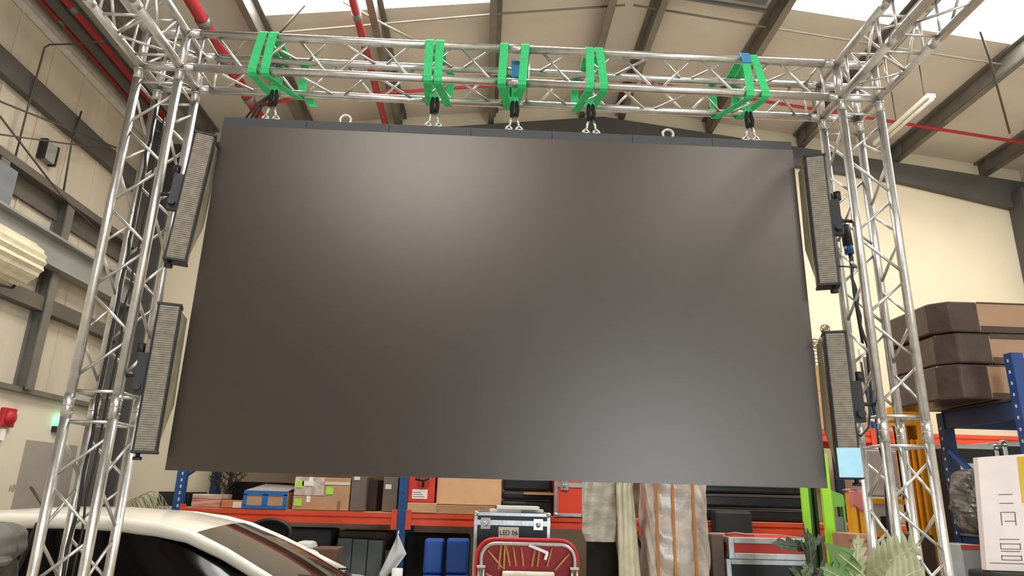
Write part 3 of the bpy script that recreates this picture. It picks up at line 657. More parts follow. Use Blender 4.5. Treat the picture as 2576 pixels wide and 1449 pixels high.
# ------------------------------------------------------------------ middle bay
x0, x1, zt_ = -0.804, -0.481, 1.512; x0 = max(x0, -.79)
carton('small pale brown carton on the shelf right of the second blue upright', x0, x1, zt_, 7.60, .35, DK, cardb2, flap=False)
t = thing('tool_case', 'orange-red tool case with black handle and white label standing on the small carton', 'case', ((x0+x1)/2, 7.78, zt_))
X0, X1, ZT = -0.798, -0.516, 1.982
rc_ = mat('orange_red_plastic', 'd63a26', .4)
part(MB().box(X0, X1, 7.63, 7.83, zt_+.002, ZT), 'shell', rc_, t, bevel=.012)
xm = (X0+X1)/2; part(MB().tube([(xm-.03, 7.625, zt_+.27), (xm-.05, 7.60, zt_+.24), (xm+.02, 7.59, zt_+.23), (xm+.07, 7.60, zt_+.25), (xm+.05, 7.625, zt_+.29)], .017, 10), 'handle', blackm, t)
part(MB().tube([(xm+.02, 7.62, zt_+.16), (xm+.02, 7.612, zt_+.235)], .012, 8), 'latch', blackm, t)
part(MB().box(X0+.05, X1-.07, 7.625, 7.63, zt_+.04, zt_+.135), 'label_plate', paper, t)
for k in range(3): part(MB().box(X0+.06, X1-.10-.02*k, 7.623, 7.6245, zt_+.06+.022*k, zt_+.064+.022*k), 'print_line', blackm, t)
trunk('black box standing behind the orange-red tool case', -0.825, -0.498, 7.97, .2, DK, 1.86, 'equipment_box', 'box', blackm, handle=False)
# leaning cardboard sheet and pile
x0, x1, _ = -0.494, 0.203, 1.790
t = thing('cardboard_sheet', 'large pale cardboard sheet standing upright on the shelf', 'cardboard', ((x0+x1)/2, 7.7, DK+.09))
part(MB().prism([(x0, 7.70, DK+.095), (x1, 7.70, DK+.095), (x1, 7.78, 1.97), (x0, 7.78, 1.97)], (0, .006, 0)), 'sheet', cardb2, t)
for k in range(6):
    tag(MB().box(x0-.005*k, x1-.03-.008*k, 7.62+.004*k, 8.2, DK+.002+.0145*k, DK+.002+.0145*k+.011).build('cardboard_sheet', cardb2), ['lowest', 'second', 'third', 'fourth', 'fifth', 'topmost'][k]+' flat cardboard panel of the pile under the upright sheet', 'cardboard', 'flat cardboard pile')
# black cases right of it
for k, (a, b, zz0, zz1, lab) in enumerate(((1263,1393,DK,1.56,'lowest'), (1265,1392,1.565,1.655,'middle'), (1263,1390,1.66,1.80,'topmost'))):
    trunk('%s of the three black equipment cases right of the cardboard sheet' % lab, 0.212+.01*k, 0.771-.012*k, 7.70, .5, zz0, zz1, 'equipment_case', 'case', mat('matt_black_case', '15161a', .6), 'black cases on the middle shelf', handle=(k == 0))
tag(MB().box(0.445, 0.765, 7.655, 7.69, 1.625, 1.650).build('wooden_slat', cardb), 'thin wooden slat resting in front of the black cases', 'slat')
x0, x1, _ = 0.766, 1.074, 1.453
fcase('orange-red flight case with aluminium edges at the right end of the middle shelf', x0, x1+.02, DK, 1.86, 7.58, .5, mat('orange_red_laminate', 'e0492c', .5, var=.03), lid=.28, latches=(.33,), w=.034)
# ------------------------------------------------------------------ right bay: black cases
mb_ = mat('black_laminate', '1c1d1f', .45, var=.15)
X0 = 2.461
for k, (z0, z1, lab) in enumerate(((DK, 1.535, 'lowest'), (1.545, 1.68, 'second'), (1.69, 1.78, 'third'), (1.79, 1.86, 'topmost'))):
    t = trunk('%s long black case stacked on the shelf left of the green posts' % lab, X0-.5+.015*k, X0+1.12-.02*k, 7.62+.01*k, .6, z0, z1, 'long_case', 'case', mb_, 'long black cases', handle=False)
    part(MB().box(X0-.5+.015*k, X0+1.12-.02*k, 7.614+.01*k, 7.62+.01*k, z1-.018, z1-.006), 'trim_strip', mat('dark_grey_strip', '4a4a4c', .4), t)
trunk('rounded black suitcase standing in front of the long black cases', 2.429, 2.825, 7.40, .18, 0.0, 1.519, 'suitcase', 'case', mat('matt_black_shell', '252626', .7))
# ------------------------------------------------------------------ below the shelf
carton('long brown carton hanging just under the left shelf beam', -1.572, -0.968, 1.186, 8.08, .4, 1.04, mat('dull_brown_carton', '5e4a3e', .85), flap=False)
x0, x1, zt_ = -1.516, -1.031, 1.131
gw = mat('grey_wrapped_block', '6a726f', .6, var=.12, scale=5)
xs = [x0+(x1-x0)*k/3 for k in range(4)]
for k in range(3): carton('%s tall grey wrapped block on the floor under the left shelf' % ('left', 'middle', 'right')[k], xs[k]+.004, xs[k+1]-.004, zt_-.005*k, 7.75, .25, 0, gw, 'block', 'wrapped_block', 'grey wrapped blocks', flap=False)
sh = thing('steel_stand', 'dark steel stand under the left shelf carrying the brown cartons', 'stand', (-1.35, 8.1, 0))
part(MB().box(-1.62, -.90, 8.06, 8.5, 1.0, 1.035), 'top_plate', steel, sh)
for xx in (-1.60, -.96):
    part(MB().box(xx, xx+.04, 8.10, 8.14, 0, 1.0), 'leg', steel, sh); part(MB().box(xx, xx+.04, 8.42, 8.46, 0, 1.0), 'leg', steel, sh)
x0, x1, zt_ = -1.643, -1.405, 1.067
carton('squat brown carton in front of the grey wrapped blocks', x0, x1, zt_, 7.2, .35, .0, mat('mid_brown_carton', '6e5340', .85), flap=False)
x0, x1, zt_ = -1.877, -1.682, 1.132
t = thing('white_sack', 'white sack standing under the shelf behind the car bonnet', 'sack', ((x0+x1)/2, 7.5, 0))
part(MB().box(x0, x1, 7.35, 7.65, 0, zt_-.02), 'sack_body', mat('white_cloth', 'cfd0cc', .85, bump=.4, scale=6), t, bevel=.05)
trunk('grey-black covered crate under the shelf left of the white cloth', -2.215, -1.634, 8.0, .5, 0, 1.20, 'covered_crate', 'crate', mat('dark_grey_cover', '4c4d4c', .8, var=.15), handle=False)
# office chair behind the car bonnet
cx_, cy_, cz_ = (-1.982, 6.900, 1.236)
t = thing('office_chair', 'black office chair whose curved back shows above the car bonnet', 'chair', (cx_, cy_, 0))
ring = [(cx_+.19*math.cos(a), cy_, cz_-.02+.115*math.sin(a)) for a in [2*math.pi*k/20 for k in range(20)]]
part(MB().tube(ring, .022, 8, closed=True), 'back_rim', blackm, t); part(MB().box(cx_-.16, cx_+.16, cy_+.01, cy_+.04, cz_-.12, cz_+.07), 'backrest', blackf, t, bevel=.02)
part(MB().box(cx_-.03, cx_+.03, cy_+.03, cy_+.07, .45, cz_), 'back_post', blackm, t); part(MB().box(cx_-.24, cx_+.24, cy_-.45, cy_+.05, .44, .51), 'seat', blackf, t, bevel=.02)
part(MB().tube([(cx_, cy_-.2, .08), (cx_, cy_-.2, .44)], .03, 10), 'gas_post', chrome, t)
for k in range(5):
    a = 2*math.pi*k/5; part(MB().tube([(cx_, cy_-.2, .10), (cx_+.28*math.cos(a), cy_-.2+.28*math.sin(a), .03)], .025, 8), 'leg', blackm, t)
# white cloth on the upright
x, y, z = (-0.858, 7.500, 1.195)
t = thing('hanging_cloth', 'white cloth hanging by one corner from the second blue upright', 'cloth', (x, y, z))
def cl(a, b):
    lx = -.0-.17*a; rx_ = .10*min(1, a*2)-.10*max(0, a*2-1)*1.3
    X = x+(lx+(rx_-lx)*b); return V(X, 7.53+.02*math.sin(7*b+3*a), z-.40*a-.03*math.sin(5*b)*a)
part(MB().grid(cl, 14, 10), 'cloth', mat('white_cloth', 'cfd0cc', .85, bump=.4, scale=6), t, solid=.004)
part(MB().tube([(x, 7.53, z-.0), (x, 7.60, z+.03)], .006, 6), 'tie', paper, t)
t = thing('paper_roll', 'white roll standing at the foot of the second blue upright', 'roll', (-0.818, 7.400, 0.812)); x, y, z = (-0.823, 7.400, 0.882)
part(MB().tube([(x, y, 0), (x, y, z)], .055, 14), 'roll', paper, t)
# blue cushions
bc = mat('blue_vinyl', '1f4fa0', .35, var=.06, scale=6)
for k, (X0, X1, ZT, ZM) in enumerate(((-0.538, -0.360, 1.188, 0.874), (-0.326, -0.114, 1.194, 0.878))):
    sd = ('left', 'right')[k]
    t = thing('blue_cushion', '%s of the two upper blue vinyl blocks beside the black LED case' % sd, 'cushion', ((X0+X1)/2, 7.1, ZM), 'upright blue vinyl blocks'); part(MB().box(X0, X1, 7.0, 7.25, ZM+.004, ZT), 'cushion', bc, t, bevel=.02)
    t = thing('blue_cushion', '%s lower blue vinyl block under the upright one' % sd, 'cushion', ((X0+X1)/2, 7.1, 0), 'lower blue vinyl blocks'); part(MB().box(X0, X1, 6.98, 7.27, 0, ZM), 'cushion', bc, t, bevel=.02)
trunk('dark covered cabinet behind the blue vinyl blocks', -0.796, -0.117, 7.85, .5, 0, 1.18, 'covered_cabinet', 'cabinet', mat('very_dark_cover', '262321', .8), handle=False)
# LED flight case
X0, X1 = -0.064, 0.603; ZT = 1.467
t = fcase('tall black flight case marked LED 06 with two butterfly latches', X0, X1, 0, ZT, 6.3, .6, mat('black_laminate', '1c1d1f', .45), lid=.058, latches=(.15, .84), w=.030)
xm = X0+(X1-X0)*.455; z1 = 1.348; z0 = 1.254
part(MB().box(xm-.088, xm+.088, 6.294, 6.299, z0, z1), 'label_sheet', mat('pinkish_paper', 'd8cabe', .7, var=.03), t)
text('lettering', 'LED 06', .053, blackm, t, (xm, 6.2925, (z0+z1)/2), depth=.001)
for k, (a, b, h0, h1, dy) in enumerate(((.20, .62, .0, .025, .05), (.30, .86, .027, .055, .02), (.50, .94, .0, .026, .22))):
    tag(MB().box(X0+(X1-X0)*a, X0+(X1-X0)*b, 6.33+dy, 6.33+dy+(.15 if k != 1 else .30), ZT+h0+.001, ZT+h1).build('paper_stack', paper), ['left white paper bundle lying on the LED flight case', 'long white paper bundle lying across the others on the LED flight case', 'right cream paper bundle lying on the LED flight case'][k], 'papers', 'papers on the flight case')
# red folding trampoline style frame
X0, X1 = -0.035, 0.777; ZT = 1.283; ZB = .35
FR = thing('folding_cot', 'red fabric folding cot with grey rounded tube rim and yellow elastic cords', 'cot', ((X0+X1)/2, 5.75, 0))
def rrect(x0, x1, z0, z1, r, y, n=6):
    P = []
    for (cx, cz, a0) in ((x1-r, z1-r, 0), (x0+r, z1-r, 90), (x0+r, z0+r, 180), (x1-r, z0+r, 270)):
        for k in range(n+1): a = math.radians(a0+90*k/n); P.append((cx+r*math.cos(a), y, cz+r*math.sin(a)))
    return P
redf = mat('crimson_fabric', '9c1c2c', .6, var=.15, scale=5, bump=.3)
part(MB().prism(rrect(X0, X1, ZB, ZT, .14, 5.78), (0, .03, 0)), 'fabric_panel', redf, FR)
part(MB().tube(rrect(X0+.005, X1-.005, ZB, ZT-.004, .14, 5.785), .014, 8, closed=True), 'red_rim', mat('bright_red_rim', 'c8242c', .5), FR)
part(MB().tube(rrect(X0+.045, X1-.03, ZB+.04, ZT-.035, .11, 5.745), .014, 10, closed=True), 'tube_rim', mat('grey_tube', 'b7b2ac', .3, metal=.5), FR)
yc = mat('yellow_elastic', 'c9a050', .7)
Wd = X1-X0; zc = ZT-.235
PX = lambda f: X0+Wd*f
cords = [(.12, .09, .26, .215), (.245, .03, .225, .225), (.28, .03, .275, .225), (.29, .045, .335, .20), (.36, .055, .395, .20), (.44, .06, .465, .20), (.575, .065, .545, .20), (.62, .07, .60, .20), (.74, .06, .695, .20), (.91, .10, .77, .225), (.10, .26, .22, .30), (.92, .27, .79, .315)]
for a, b, c, d in cords: part(MB().tube([(PX(a), 5.755, ZT-b), (PX(c), 5.76, ZT-d)], .0075, 8), 'elastic_cord', yc, FR)
wm = mat('white_slats', 'e9e2cf', .6)
m = MB().box(PX(.26), PX(.76), 5.70, 5.775, ZT-.40, ZT-.235)
sp = part(m, 'slat_pack', wm, FR, bevel=.01)
m = MB()
for k in range(12): m.box(PX(.29), PX(.735), 5.69, 5.70, ZT-.262-.02*k, ZT-.252-.02*k)
part(m, 'slats', wm, sp)
part(MB().box(PX(.26), PX(.76), 5.70, 5.775, ZB+.1, ZT-.41), 'lower_pack', wm, FR)
part(MB().bar((PX(.51), 5.72, ZT-.04), (PX(.695), 5.72, ZT-.095), .018, .022), 'latch_arm', mat('grey_tube', 'b7b2ac'), FR); part(MB().bar((PX(.69), 5.72, ZT-.09), (PX(.67), 5.72, ZT-.145), .022, .022), 'latch_arm', mat('grey_tube', 'b7b2ac'), FR)
for f in (.055, .955):
    part(MB().box(PX(f)-.033, PX(f)+.033, 5.70, 5.75, ZT-.212, ZT-.198), 'socket_cap', mat('white_cap', 'd8d5cc', .5), FR)
    part(MB().tube([(PX(f)-.016, 5.725, 0), (PX(f)-.016, 5.725, ZT-.212)], .012, 8).tube([(PX(f)+.016, 5.725, 0), (PX(f)+.016, 5.725, ZT-.212)], .012, 8), 'side_tube', mat('grey_tube', 'b7b2ac'), FR)
# garments on a rail (the rail itself stands behind the screen)
gr = thing('garment_rail', 'steel rail carrying the hanging clothes behind the screen', 'rail', (1.2, 6.0, 0))
part(MB().tube([(.72, 6.02, 1.86), (1.50, 6.02, 1.86)], .012, 8), 'rail', chrome, gr); part(MB().tube([(1.46, 6.30, 0), (1.46, 6.28, 1.4), (1.48, 6.02, 1.86)], .012, 8), 'post', chrome, gr)
def garment(name, label, cat, outl, m, y0, amp, fr, cat2=None, th=.05, loc=None, ny=26, nx=18, ph=0):
    # outl: (z, x left, x right) rows from top to bottom
    t = thing(name, label, cat, (sum(outl[0][1:])/2, y0, outl[-1][0])); n = len(outl)
    def row(a):
        u = a*(n-1); k = min(int(u), n-2); f = u-k; return [outl[k][i]*(1-f)+outl[k+1][i]*f for i in range(3)]
    def fn(a, b):
        z, xl, xr = row(a); q = 2*math.pi*b; c = (xl+xr)/2; w = (xr-xl)/2
        return V(c+w*math.cos(q), y0+th*math.sin(q)*(1+.15*math.sin(fr*q+ph))+amp*math.sin(fr*2*q+4*a+ph), z)
    part(MB().grid(fn, ny, 40), 'cloth', m, t); return t
lin = mat('pale_grey_linen', 'd6cfc0', .85, var=.10, scale=7, bump=.5, dark='a8a192', stretch=(1, 1, 3))
g1 = [(1.84, .90, 1.12), (1.700, 0.861, 1.166), (1.492, 0.846, 1.149), (1.334, 0.839, 1.132), (1.266, 0.872, 1.118)]
garment('linen_shirt', 'pale grey linen shirt hanging over dark trousers', 'shirt', g1, lin, 6.0, .012, 4, th=.055)
g2 = [(1.50, 1.0, 1.10), (1.298, 0.893, 1.137), (0.989, 0.885, 1.171), (.35, .93, 1.27)]
garment('dark_trousers', 'dark trousers hanging below the pale linen shirt', 'trousers', g2, mat('dark_cloth', '24221f', .9, var=.2), 6.10, .012, 3, th=.035, ph=1)
g3 = [(1.83, 1.14, 1.28), (1.704, 1.120, 1.254), (1.467, 1.126, 1.274), (1.014, 1.126, 1.301), (.5, 1.13, 1.36)]
garment('cream_garment_bag', 'cream plastic-covered garment hanging right of the linen shirt', 'garment bag', g3, mat('cream_plastic', 'f2e8c8', .35, var=.12, scale=8, bump=.6, dark='d3cdb6'), 5.92, .014, 5, th=.06, ph=2)
# shrink-wrapped slab with orange straps
X0, X1 = 1.360, 1.854
t = thing('wrapped_slab', 'tall slab in crinkled clear plastic with three orange straps', 'wrapped goods', ((X0+X1)/2, 6.0, 0))
wr = mat('crinkled_plastic_wrap', 'd8cabd', .28, var=.08, scale=6, bump=.9, bscale=9, dark='a8998e', coat=.2)
def slab(a, b):
    z = 1.95*a; q = 2*math.pi*b; c, s = math.cos(q), math.sin(q); e = .28
    sx = math.copysign(abs(c)**e, c); sy = math.copysign(abs(s)**e, s); j = .008*math.sin(13*z+5*q)+.006*math.sin(31*z+9*q)
    return V((X0+X1)/2+((X1-X0)/2+j)*sx, 6.0+(.2+j)*sy, z)
m = MB().grid(slab, 70, 64); m.prism([tuple(slab(1, k/24)) for k in range(24)], (0, 0, .004)); part(m, 'plastic_wrap', wr, t)
osm = mat('orange_strap', 'c07a28', .5)
for f in (.125, .40, .74): part(MB().box(X0+(X1-X0)*f-.010, X0+(X1-X0)*f+.010, 5.782, 5.79, .02, 1.94), 'strap', osm, t)
# red and aluminium cases right of the slab
X0, X1 = 2.036, 2.779; Z1 = 1.330; Z0 = 1.164
redl = mat('brick_red_laminate', 'b5382c', .55, var=.06)
fcase('flat brick-red flight case with wide aluminium edges, on top of the black one', X0, X1, Z0, Z1, 5.9, .75, redl, lid=0, balls=False, w=.045)
fcase('black flight case with aluminium edges below the flat red case', X0-.02, X1-.03, 0, Z0-.003, 5.92, .70, mat('black_laminate', '1c1d1f'), lid=0, balls=False, w=.040)
tag(MB().tube([(X0+.05, 6.1, Z1+.012), (X0+.15, 6.15, Z1+.02), (X0+.22, 6.1, Z1+.012), (X0+.30, 6.13, Z1+.014)], .012, 8).build('rag_scrap', mat('dusty_pink_cloth', 'a5786a', .9)), 'crumpled dusty pink scrap lying on the flat red case', 'scrap')
carton('brown slatted crate between the wrapped slab and the red case', 1.911, 2.011, 1.345, 5.95, .4, 0, cardb3, 'crate', 'crate', flap=False)
# ------------------------------------------------------------------ lime green stacker
lime = mat('lime_green_paint', '9fdc1e', .45, var=.05); dgreen = mat('dark_green_paint', '3c6a22', .5)
t = thing('lime_stacker', 'lime green stacker with two tall mast posts below the screen corner', 'stacker', (2.4, 5.0, 0))
XA, XB = 2.273, 2.322
part(MB().box(XA, XB, 4.99, 5.02, .06, 1.86), 'mast_post', lime, t, bevel=.004)
XC_, XD = 2.379, 2.444; ZC = 1.954
part(MB().box(XC_, XD, 4.90, 4.93, .06, ZC), 'mast_post', lime, t, bevel=.004)
part(MB().box(XB+.004, XB+.03, 5.02, 5.06, .06, 1.84).box(XB+.055, XB+.065, 5.02, 5.06, .06, 1.84), 'inner_rail', dgreen, t)
part(MB().box(XB+.08, XC_-.01, 5.04, 5.08, .06, 1.82), 'chain_cover', blackm, t)
XE, XG = 2.469, 2.563
m = MB().prism([(XE, 4.97, 1.711), (XG, 4.97, 1.678), (XG+.005, 4.97, 1.632), (XG, 4.97, 1.597), (XE, 4.97, 1.595)], (0, .05, 0)); m.box(XE, XE+.018, 4.97, 5.02, .1, 1.595); m.box(XG-.012, XG, 4.97, 5.02, .1, 1.595); m.box(XE, XG, 4.97, 5.02, 1.27, 1.31)
part(m, 'control_frame', mat('mid_green_paint', '6fa82c', .5), t)
part(MB().box(XE+.02, XG-.015, 4.975, 5.01, 1.40, 1.529), 'meter_panel', mat('grey_panel', '6f6b68', .5), t)
part(MB().box(XE+.018, XG-.012, 4.965, 4.972, 1.315, 1.385), 'plate', paper, t)
part(MB().box(XA-.05, XG+.02, 4.80, 5.15, .0, .12), 'base', lime, t)
# ------------------------------------------------------------------ yellow lifters
yel = mat('yellow_paint', 'e7a012', .45, var=.06); yeld = mat('amber_paint', 'e0980c', .5)
t = thing('yellow_lifter', 'yellow folded lifter post with pink cloth over its top beside the stacker', 'lifter', (2.75, 5.3, 0))
XA, XB, ZT = 2.784, 2.879, 1.705
part(MB().box(XA, XA+(XB-XA)*.42, 5.3, 5.38, .05, ZT).box(XA+(XB-XA)*.62, XB, 5.3, 5.38, .05, ZT-.02), 'post', yel, t, bevel=.004)
part(MB().box(XA+(XB-XA)*.42, XA+(XB-XA)*.62, 5.33, 5.37, .05, ZT-.01), 'channel', yeld, t)
part(MB().box(XA-.12, XB+.12, 5.2, 5.5, 0, .06), 'base', yel, t)
g = thing('pink_cloth', 'pink cloth draped over the top of the yellow lifter post', 'cloth', ((XA+XB)/2, 5.34, ZT))
part(MB().grid(lambda a, b: V(XA-.015+(XB-XA+.02)*b, 5.285-.008*math.sin(9*b), ZT+.012-.13*a+.02*math.sin(6*b)*a), 8, 12).grid(lambda a, b: V(XA-.015+(XB-XA+.02)*b, 5.285+.10*a, ZT+.012+.01*math.sin(5*b)), 3, 12), 'cloth', mat('pink_cloth_', 'd24a78', .8, dark='c98070', scale=6), g, solid=.004)
t = thing('mast_lifter', 'tall amber yellow mast lifter standing behind the right truss column', 'lifter', (3.4, 5.6, 0))
XA, XB = 3.432, 3.617; ZT = 2.386
w_ = XB-XA
part(MB().box(XA, XA+w_*.30, 5.60, 5.72, .05, ZT).box(XA+w_*.72, XB, 5.60, 5.72, .05, ZT), 'outer_mast', yeld, t, bevel=.005)
part(MB().box(XA+w_*.34, XA+w_*.46, 5.58, 5.66, .05, ZT-.25).box(XA+w_*.56, XA+w_*.68, 5.58, 5.66, .05, ZT-.25), 'inner_mast', mat('orange_yellow', 'f4a014', .45), t, bevel=.004)
part(MB().box(XA, XB, 5.66, 5.70, .05, ZT-.02), 'back_plate', mat('dark_amber', '8a5a10', .5), t)
part(MB().box(XA-.02, XB-.06, 5.57, 5.74, ZT-.14, ZT+.03), 'top_cap', yel, t, bevel=.01)
part(MB().box(XA-.42, XA, 5.62, 5.66, 1.624, 1.664).box(XA-.42, XA, 5.62, 5.66, 1.372, 1.422), 'cross_bar', yeld, t)
part(MB().box(XA-.15, XB+.02, 5.54, 5.9, 0, .07), 'base', yeld, t)
# small grey machines and stuff between the truss tubes
def mach(name, label, cat, bxv, m, z0=0, bevel=.02):
    x0, x1, y0, y1, zz0, zz1 = bxv; t = thing(name, label, cat, ((x0+x1)/2, (y0+y1)/2, zz0 if z0 is None else z0))
    part(MB().box(x0, x1, y0, y1, (zz0 if z0 is None else z0)+.001, zz1), 'body', m, t, bevel=bevel); return t, x0, x1, y0, zz0, zz1
gp = mat('pale_grey_machine', 'a8a098', .5, var=.06)
tb_, *_r = mach('work_stand', 'black stand behind the right truss column holding two grey machines', 'stand', (3.357, 3.653, 6.200, 6.700, 1.032, 1.345), blackm)
zs = _r[4]; 
m1, ax0, ax1, ay0, az0, az1 = mach('grey_machine', 'lower pale grey machine with dark vent behind the right truss column', 'machine', (3.428, 3.678, 6.200, 6.600, 1.351, 1.685), gp, z0=zs+.004)
part(MB().box(ax0+.08, ax1-.06, ay0-.01, ay0-.001, az0+.07, az0+.17), 'dark_vent', blackm, m1); part(MB().box(ax0+.02, ax1-.02, ay0-.014, ay0-.001, az1-.03, az1), 'lid', paper, m1)
m2, ax0, ax1, ay0, az0, az1 = mach('grey_machine', 'upper grey hood-shaped machine with white rim behind the right truss column', 'machine', (3.490, 3.784, 6.250, 6.600, 1.692, 2.104), gp, z0=az1+.004)
# ------------------------------------------------------------------ goods on the upper shelf of the back rack (right part)
z_ = DK2+.01
x0, x1, zt_ = 3.725, 4.010, 2.833
carton('lower brown carton on the upper shelf, seen between screen and right light bar', x0-.25, x1, zt_, 7.64, .5, z_, cardb, sticker=[(.75, .55, .10, .12, 'd8b9a0')])
x0, x1, z2 = 3.757, 4.027, 3.140
carton('upper ochre carton on the upper shelf behind the right light bar', x0-.2, x1, z2, 7.66, .45, zt_+.003, mat('ochre_carton', 'b08a52', .8), flap=True)
t = thing('decorative_grille', 'small dark wire grille box on top of the ochre carton', 'grille', ((x0+x1)/2, 7.8, z2))
m = MB(); gx0, gx1, _g = 3.834, 4.082, 3.431
for k in range(7): m.box(gx0+(gx1-gx0)*k/6-.004, gx0+(gx1-gx0)*k/6+.004, 7.75, 7.76, z2+.003, z2+.20)
for k in range(5): m.box(gx0, gx1, 7.748, 7.758, z2+.004+.045*k, z2+.012+.045*k)
m.box(gx0, gx1, 7.75, 7.9, z2+.002, z2+.012); part(m, 'wire_frame', mat('dark_wire', '4a3a30', .6), t)
wirem = mat('rust_wire', '6b4a34', .5)
for k, (cx, cz, r, lab) in enumerate(((gx0+.07, z2+.28, .075, 'left'), (gx0+.20, z2+.31, .10, 'right'), (gx0+.19, z2+.47, .055, 'topmost'))):
    t = thing('wire_ball', '%s of the three rust-brown wire balls above the right light bar' % lab, 'ornament', (cx, 7.8, cz-r), 'rust-brown wire balls')
    rnd = random.Random(k+4); m = MB()
    for j in range(9):
        a1, a2 = rnd.uniform(0, 3.14), rnd.uniform(0, 3.14); u = Vector((math.cos(a1), math.sin(a1), 0)); v = Vector((-math.sin(a1)*math.cos(a2), math.cos(a1)*math.cos(a2), math.sin(a2)))
        m.tube([Vector((cx, 7.8, cz))+(u*math.cos(q)+v*math.sin(q))*r*(1 if j else .35) for q in [2*math.pi*i/18 for i in range(18)]], .0035, 5, closed=True)
    part(m, 'wire', wirem, t)
carton('pinkish carton on the upper shelf seen between the right truss tubes', 4.271, 4.665, 2.578, 7.66, .5, z_, mat('pinkish_carton', 'b89584', .8), flap=False)
t = thing('yellow_canister', 'yellow canister with a pale label on the upper shelf behind the right column', 'canister', (4.115, 7.500, 2.428))
x, y, z = (4.225, 7.700, 2.450); part(MB().tube([(x, 7.8, z_+.001), (x, 7.8, z_+.40), (x, 7.8, z_+.46)], [.085, .085, .05], 20), 'body', mat('yellow_paint', 'e7a012'), t); part(MB().box(x-.05, x+.05, 7.708, 7.714, z_+.08, z_+.3), 'label_plate', paper, t)
t = thing('folding_board', 'pale folded board standing on the upper shelf right of the wire balls', 'board', (4.567, 7.800, 2.628))
x0, x1 = 4.639, 4.784
part(MB().box(x0, x1, 8.2, 8.24, z_, 3.471), 'board', mat('pale_board', 'd8ccb6', .7), t); part(MB().box(x0+.03, x0+.07, 8.19, 8.2, z_+.02, 3.370), 'dark_band', darkst, t)
# ------------------------------------------------------------------ near rack at the right edge with wrapped packages
nr = thing('shelf_rack', 'navy blue shelf rack at the right edge carrying the wrapped packages', 'rack', (4.2, 4.75, 0))
NX, YA, YBk = 3.515, 5.12, 4.33
for (xx, yy, zz) in ((NX, YBk, 2.61), (NX, YA, 2.30), (5.9, YBk, 2.76), (5.9, YA, 2.30)):
    m = MB().box(xx-.04, xx+.04, yy, yy+.02, 0, zz).box(xx-.04, xx-.03, yy+.02, yy+.07, 0, zz).box(xx+.03, xx+.04, yy+.02, yy+.07, 0, zz)
    u = part(m, 'upright', bluen if yy > 5 else mat('deep_blue_upright', '1c3f7c', .45), nr)
    sl = MB(); z = .3
    while z < zz-.05: sl.box(xx-.042, xx-.0405, yy+.03, yy+.045, z, z+.02); z += .075
    part(sl, 'slots', slotm, u)
for zt2 in (2.30, 1.42):
    for xx in (NX, 5.9): part(MB().box(xx-.03, xx+.03, YBk+.07, YA, zt2-.12, zt2-.001), 'side_beam', bluen, nr)
    for yy in (YBk+.01, YA): part(MB().box(NX+.04, 5.86, yy, yy+.05, zt2-.11, zt2-.001), 'beam', bluen, nr)
    part(MB().box(NX-.04, 5.94, YBk+.075, YA-.0, zt2, zt2+.016), 'deck', mat('dark_board', '3a302c', .8) if zt2 > 2 else cardb3, nr)
part(MB().bar((NX-.035, YA-.02, 2.02), (NX-.035, YBk+.06, 1.44), .03, .035), 'brace', mat('mid_blue_brace', '2c4f8c', .5), nr)
wrapm = mat('brown_shrink_wrap', '4a3b34', .28, var=.12, scale=6, bump=.5, bscale=14, dark='392c27')
def package(z0, z1, lab, dx):
    t = thing('wrapped_package', '%s of the three long brown shrink-wrapped cartons on the right rack' % lab, 'package', (3.9, 4.87, z0), 'long wrapped cartons')
    X0 = 3.16+dx; X1 = 5.6; y0, y1 = 4.54, 5.30; c = .10
    def pr(X0, X1, e, z0, z1): return [(X0+c-e, y0-e, 0), (X1, y0-e, 0), (X1, y1+e, 0), (X0+c*.6-e, y1+e, 0), (X0-e, y1-.12, 0), (X0-e, y0+.10, 0)]
    P = pr(X0, X1, 0, z0, z1); part(MB().prism([(a, b, z0+.006) for a, b, _ in P], (0, 0, z1-z0-.012)), 'carton_body', mat('tan_carton', 'a78468', .7, var=.05, scale=4), t, bevel=.012)
    e = .004; Xw = X0+.30+.03*(dx > 0)
    P = [(X0+c-e, y0-e), (Xw, y0-e), (Xw, y1+e), (X0+c*.6-e, y1+e), (X0-e, y1-.12), (X0-e, y0+.10)]
    part(MB().prism([(a, b, z0+.002) for a, b in P], (0, 0, z1-z0-.004)), 'wrap_end', wrapm, t, bevel=.014)
    part(MB().box(Xw+.002, X1+.003, y0-.003, y0+.01, z0+.004, z0+.05), 'wrap_edge', wrapm, t)
    part(MB().box(Xw+.002, X1+.003, y0-.003, y0+.01, z1-.04 if dx else z1-.012, z1-.002), 'wrap_edge', wrapm, t)
package(2.322, 2.568, 'lowest', .0); package(2.570, 2.790, 'middle', .02); package(2.792, 3.018, 'topmost', .0)
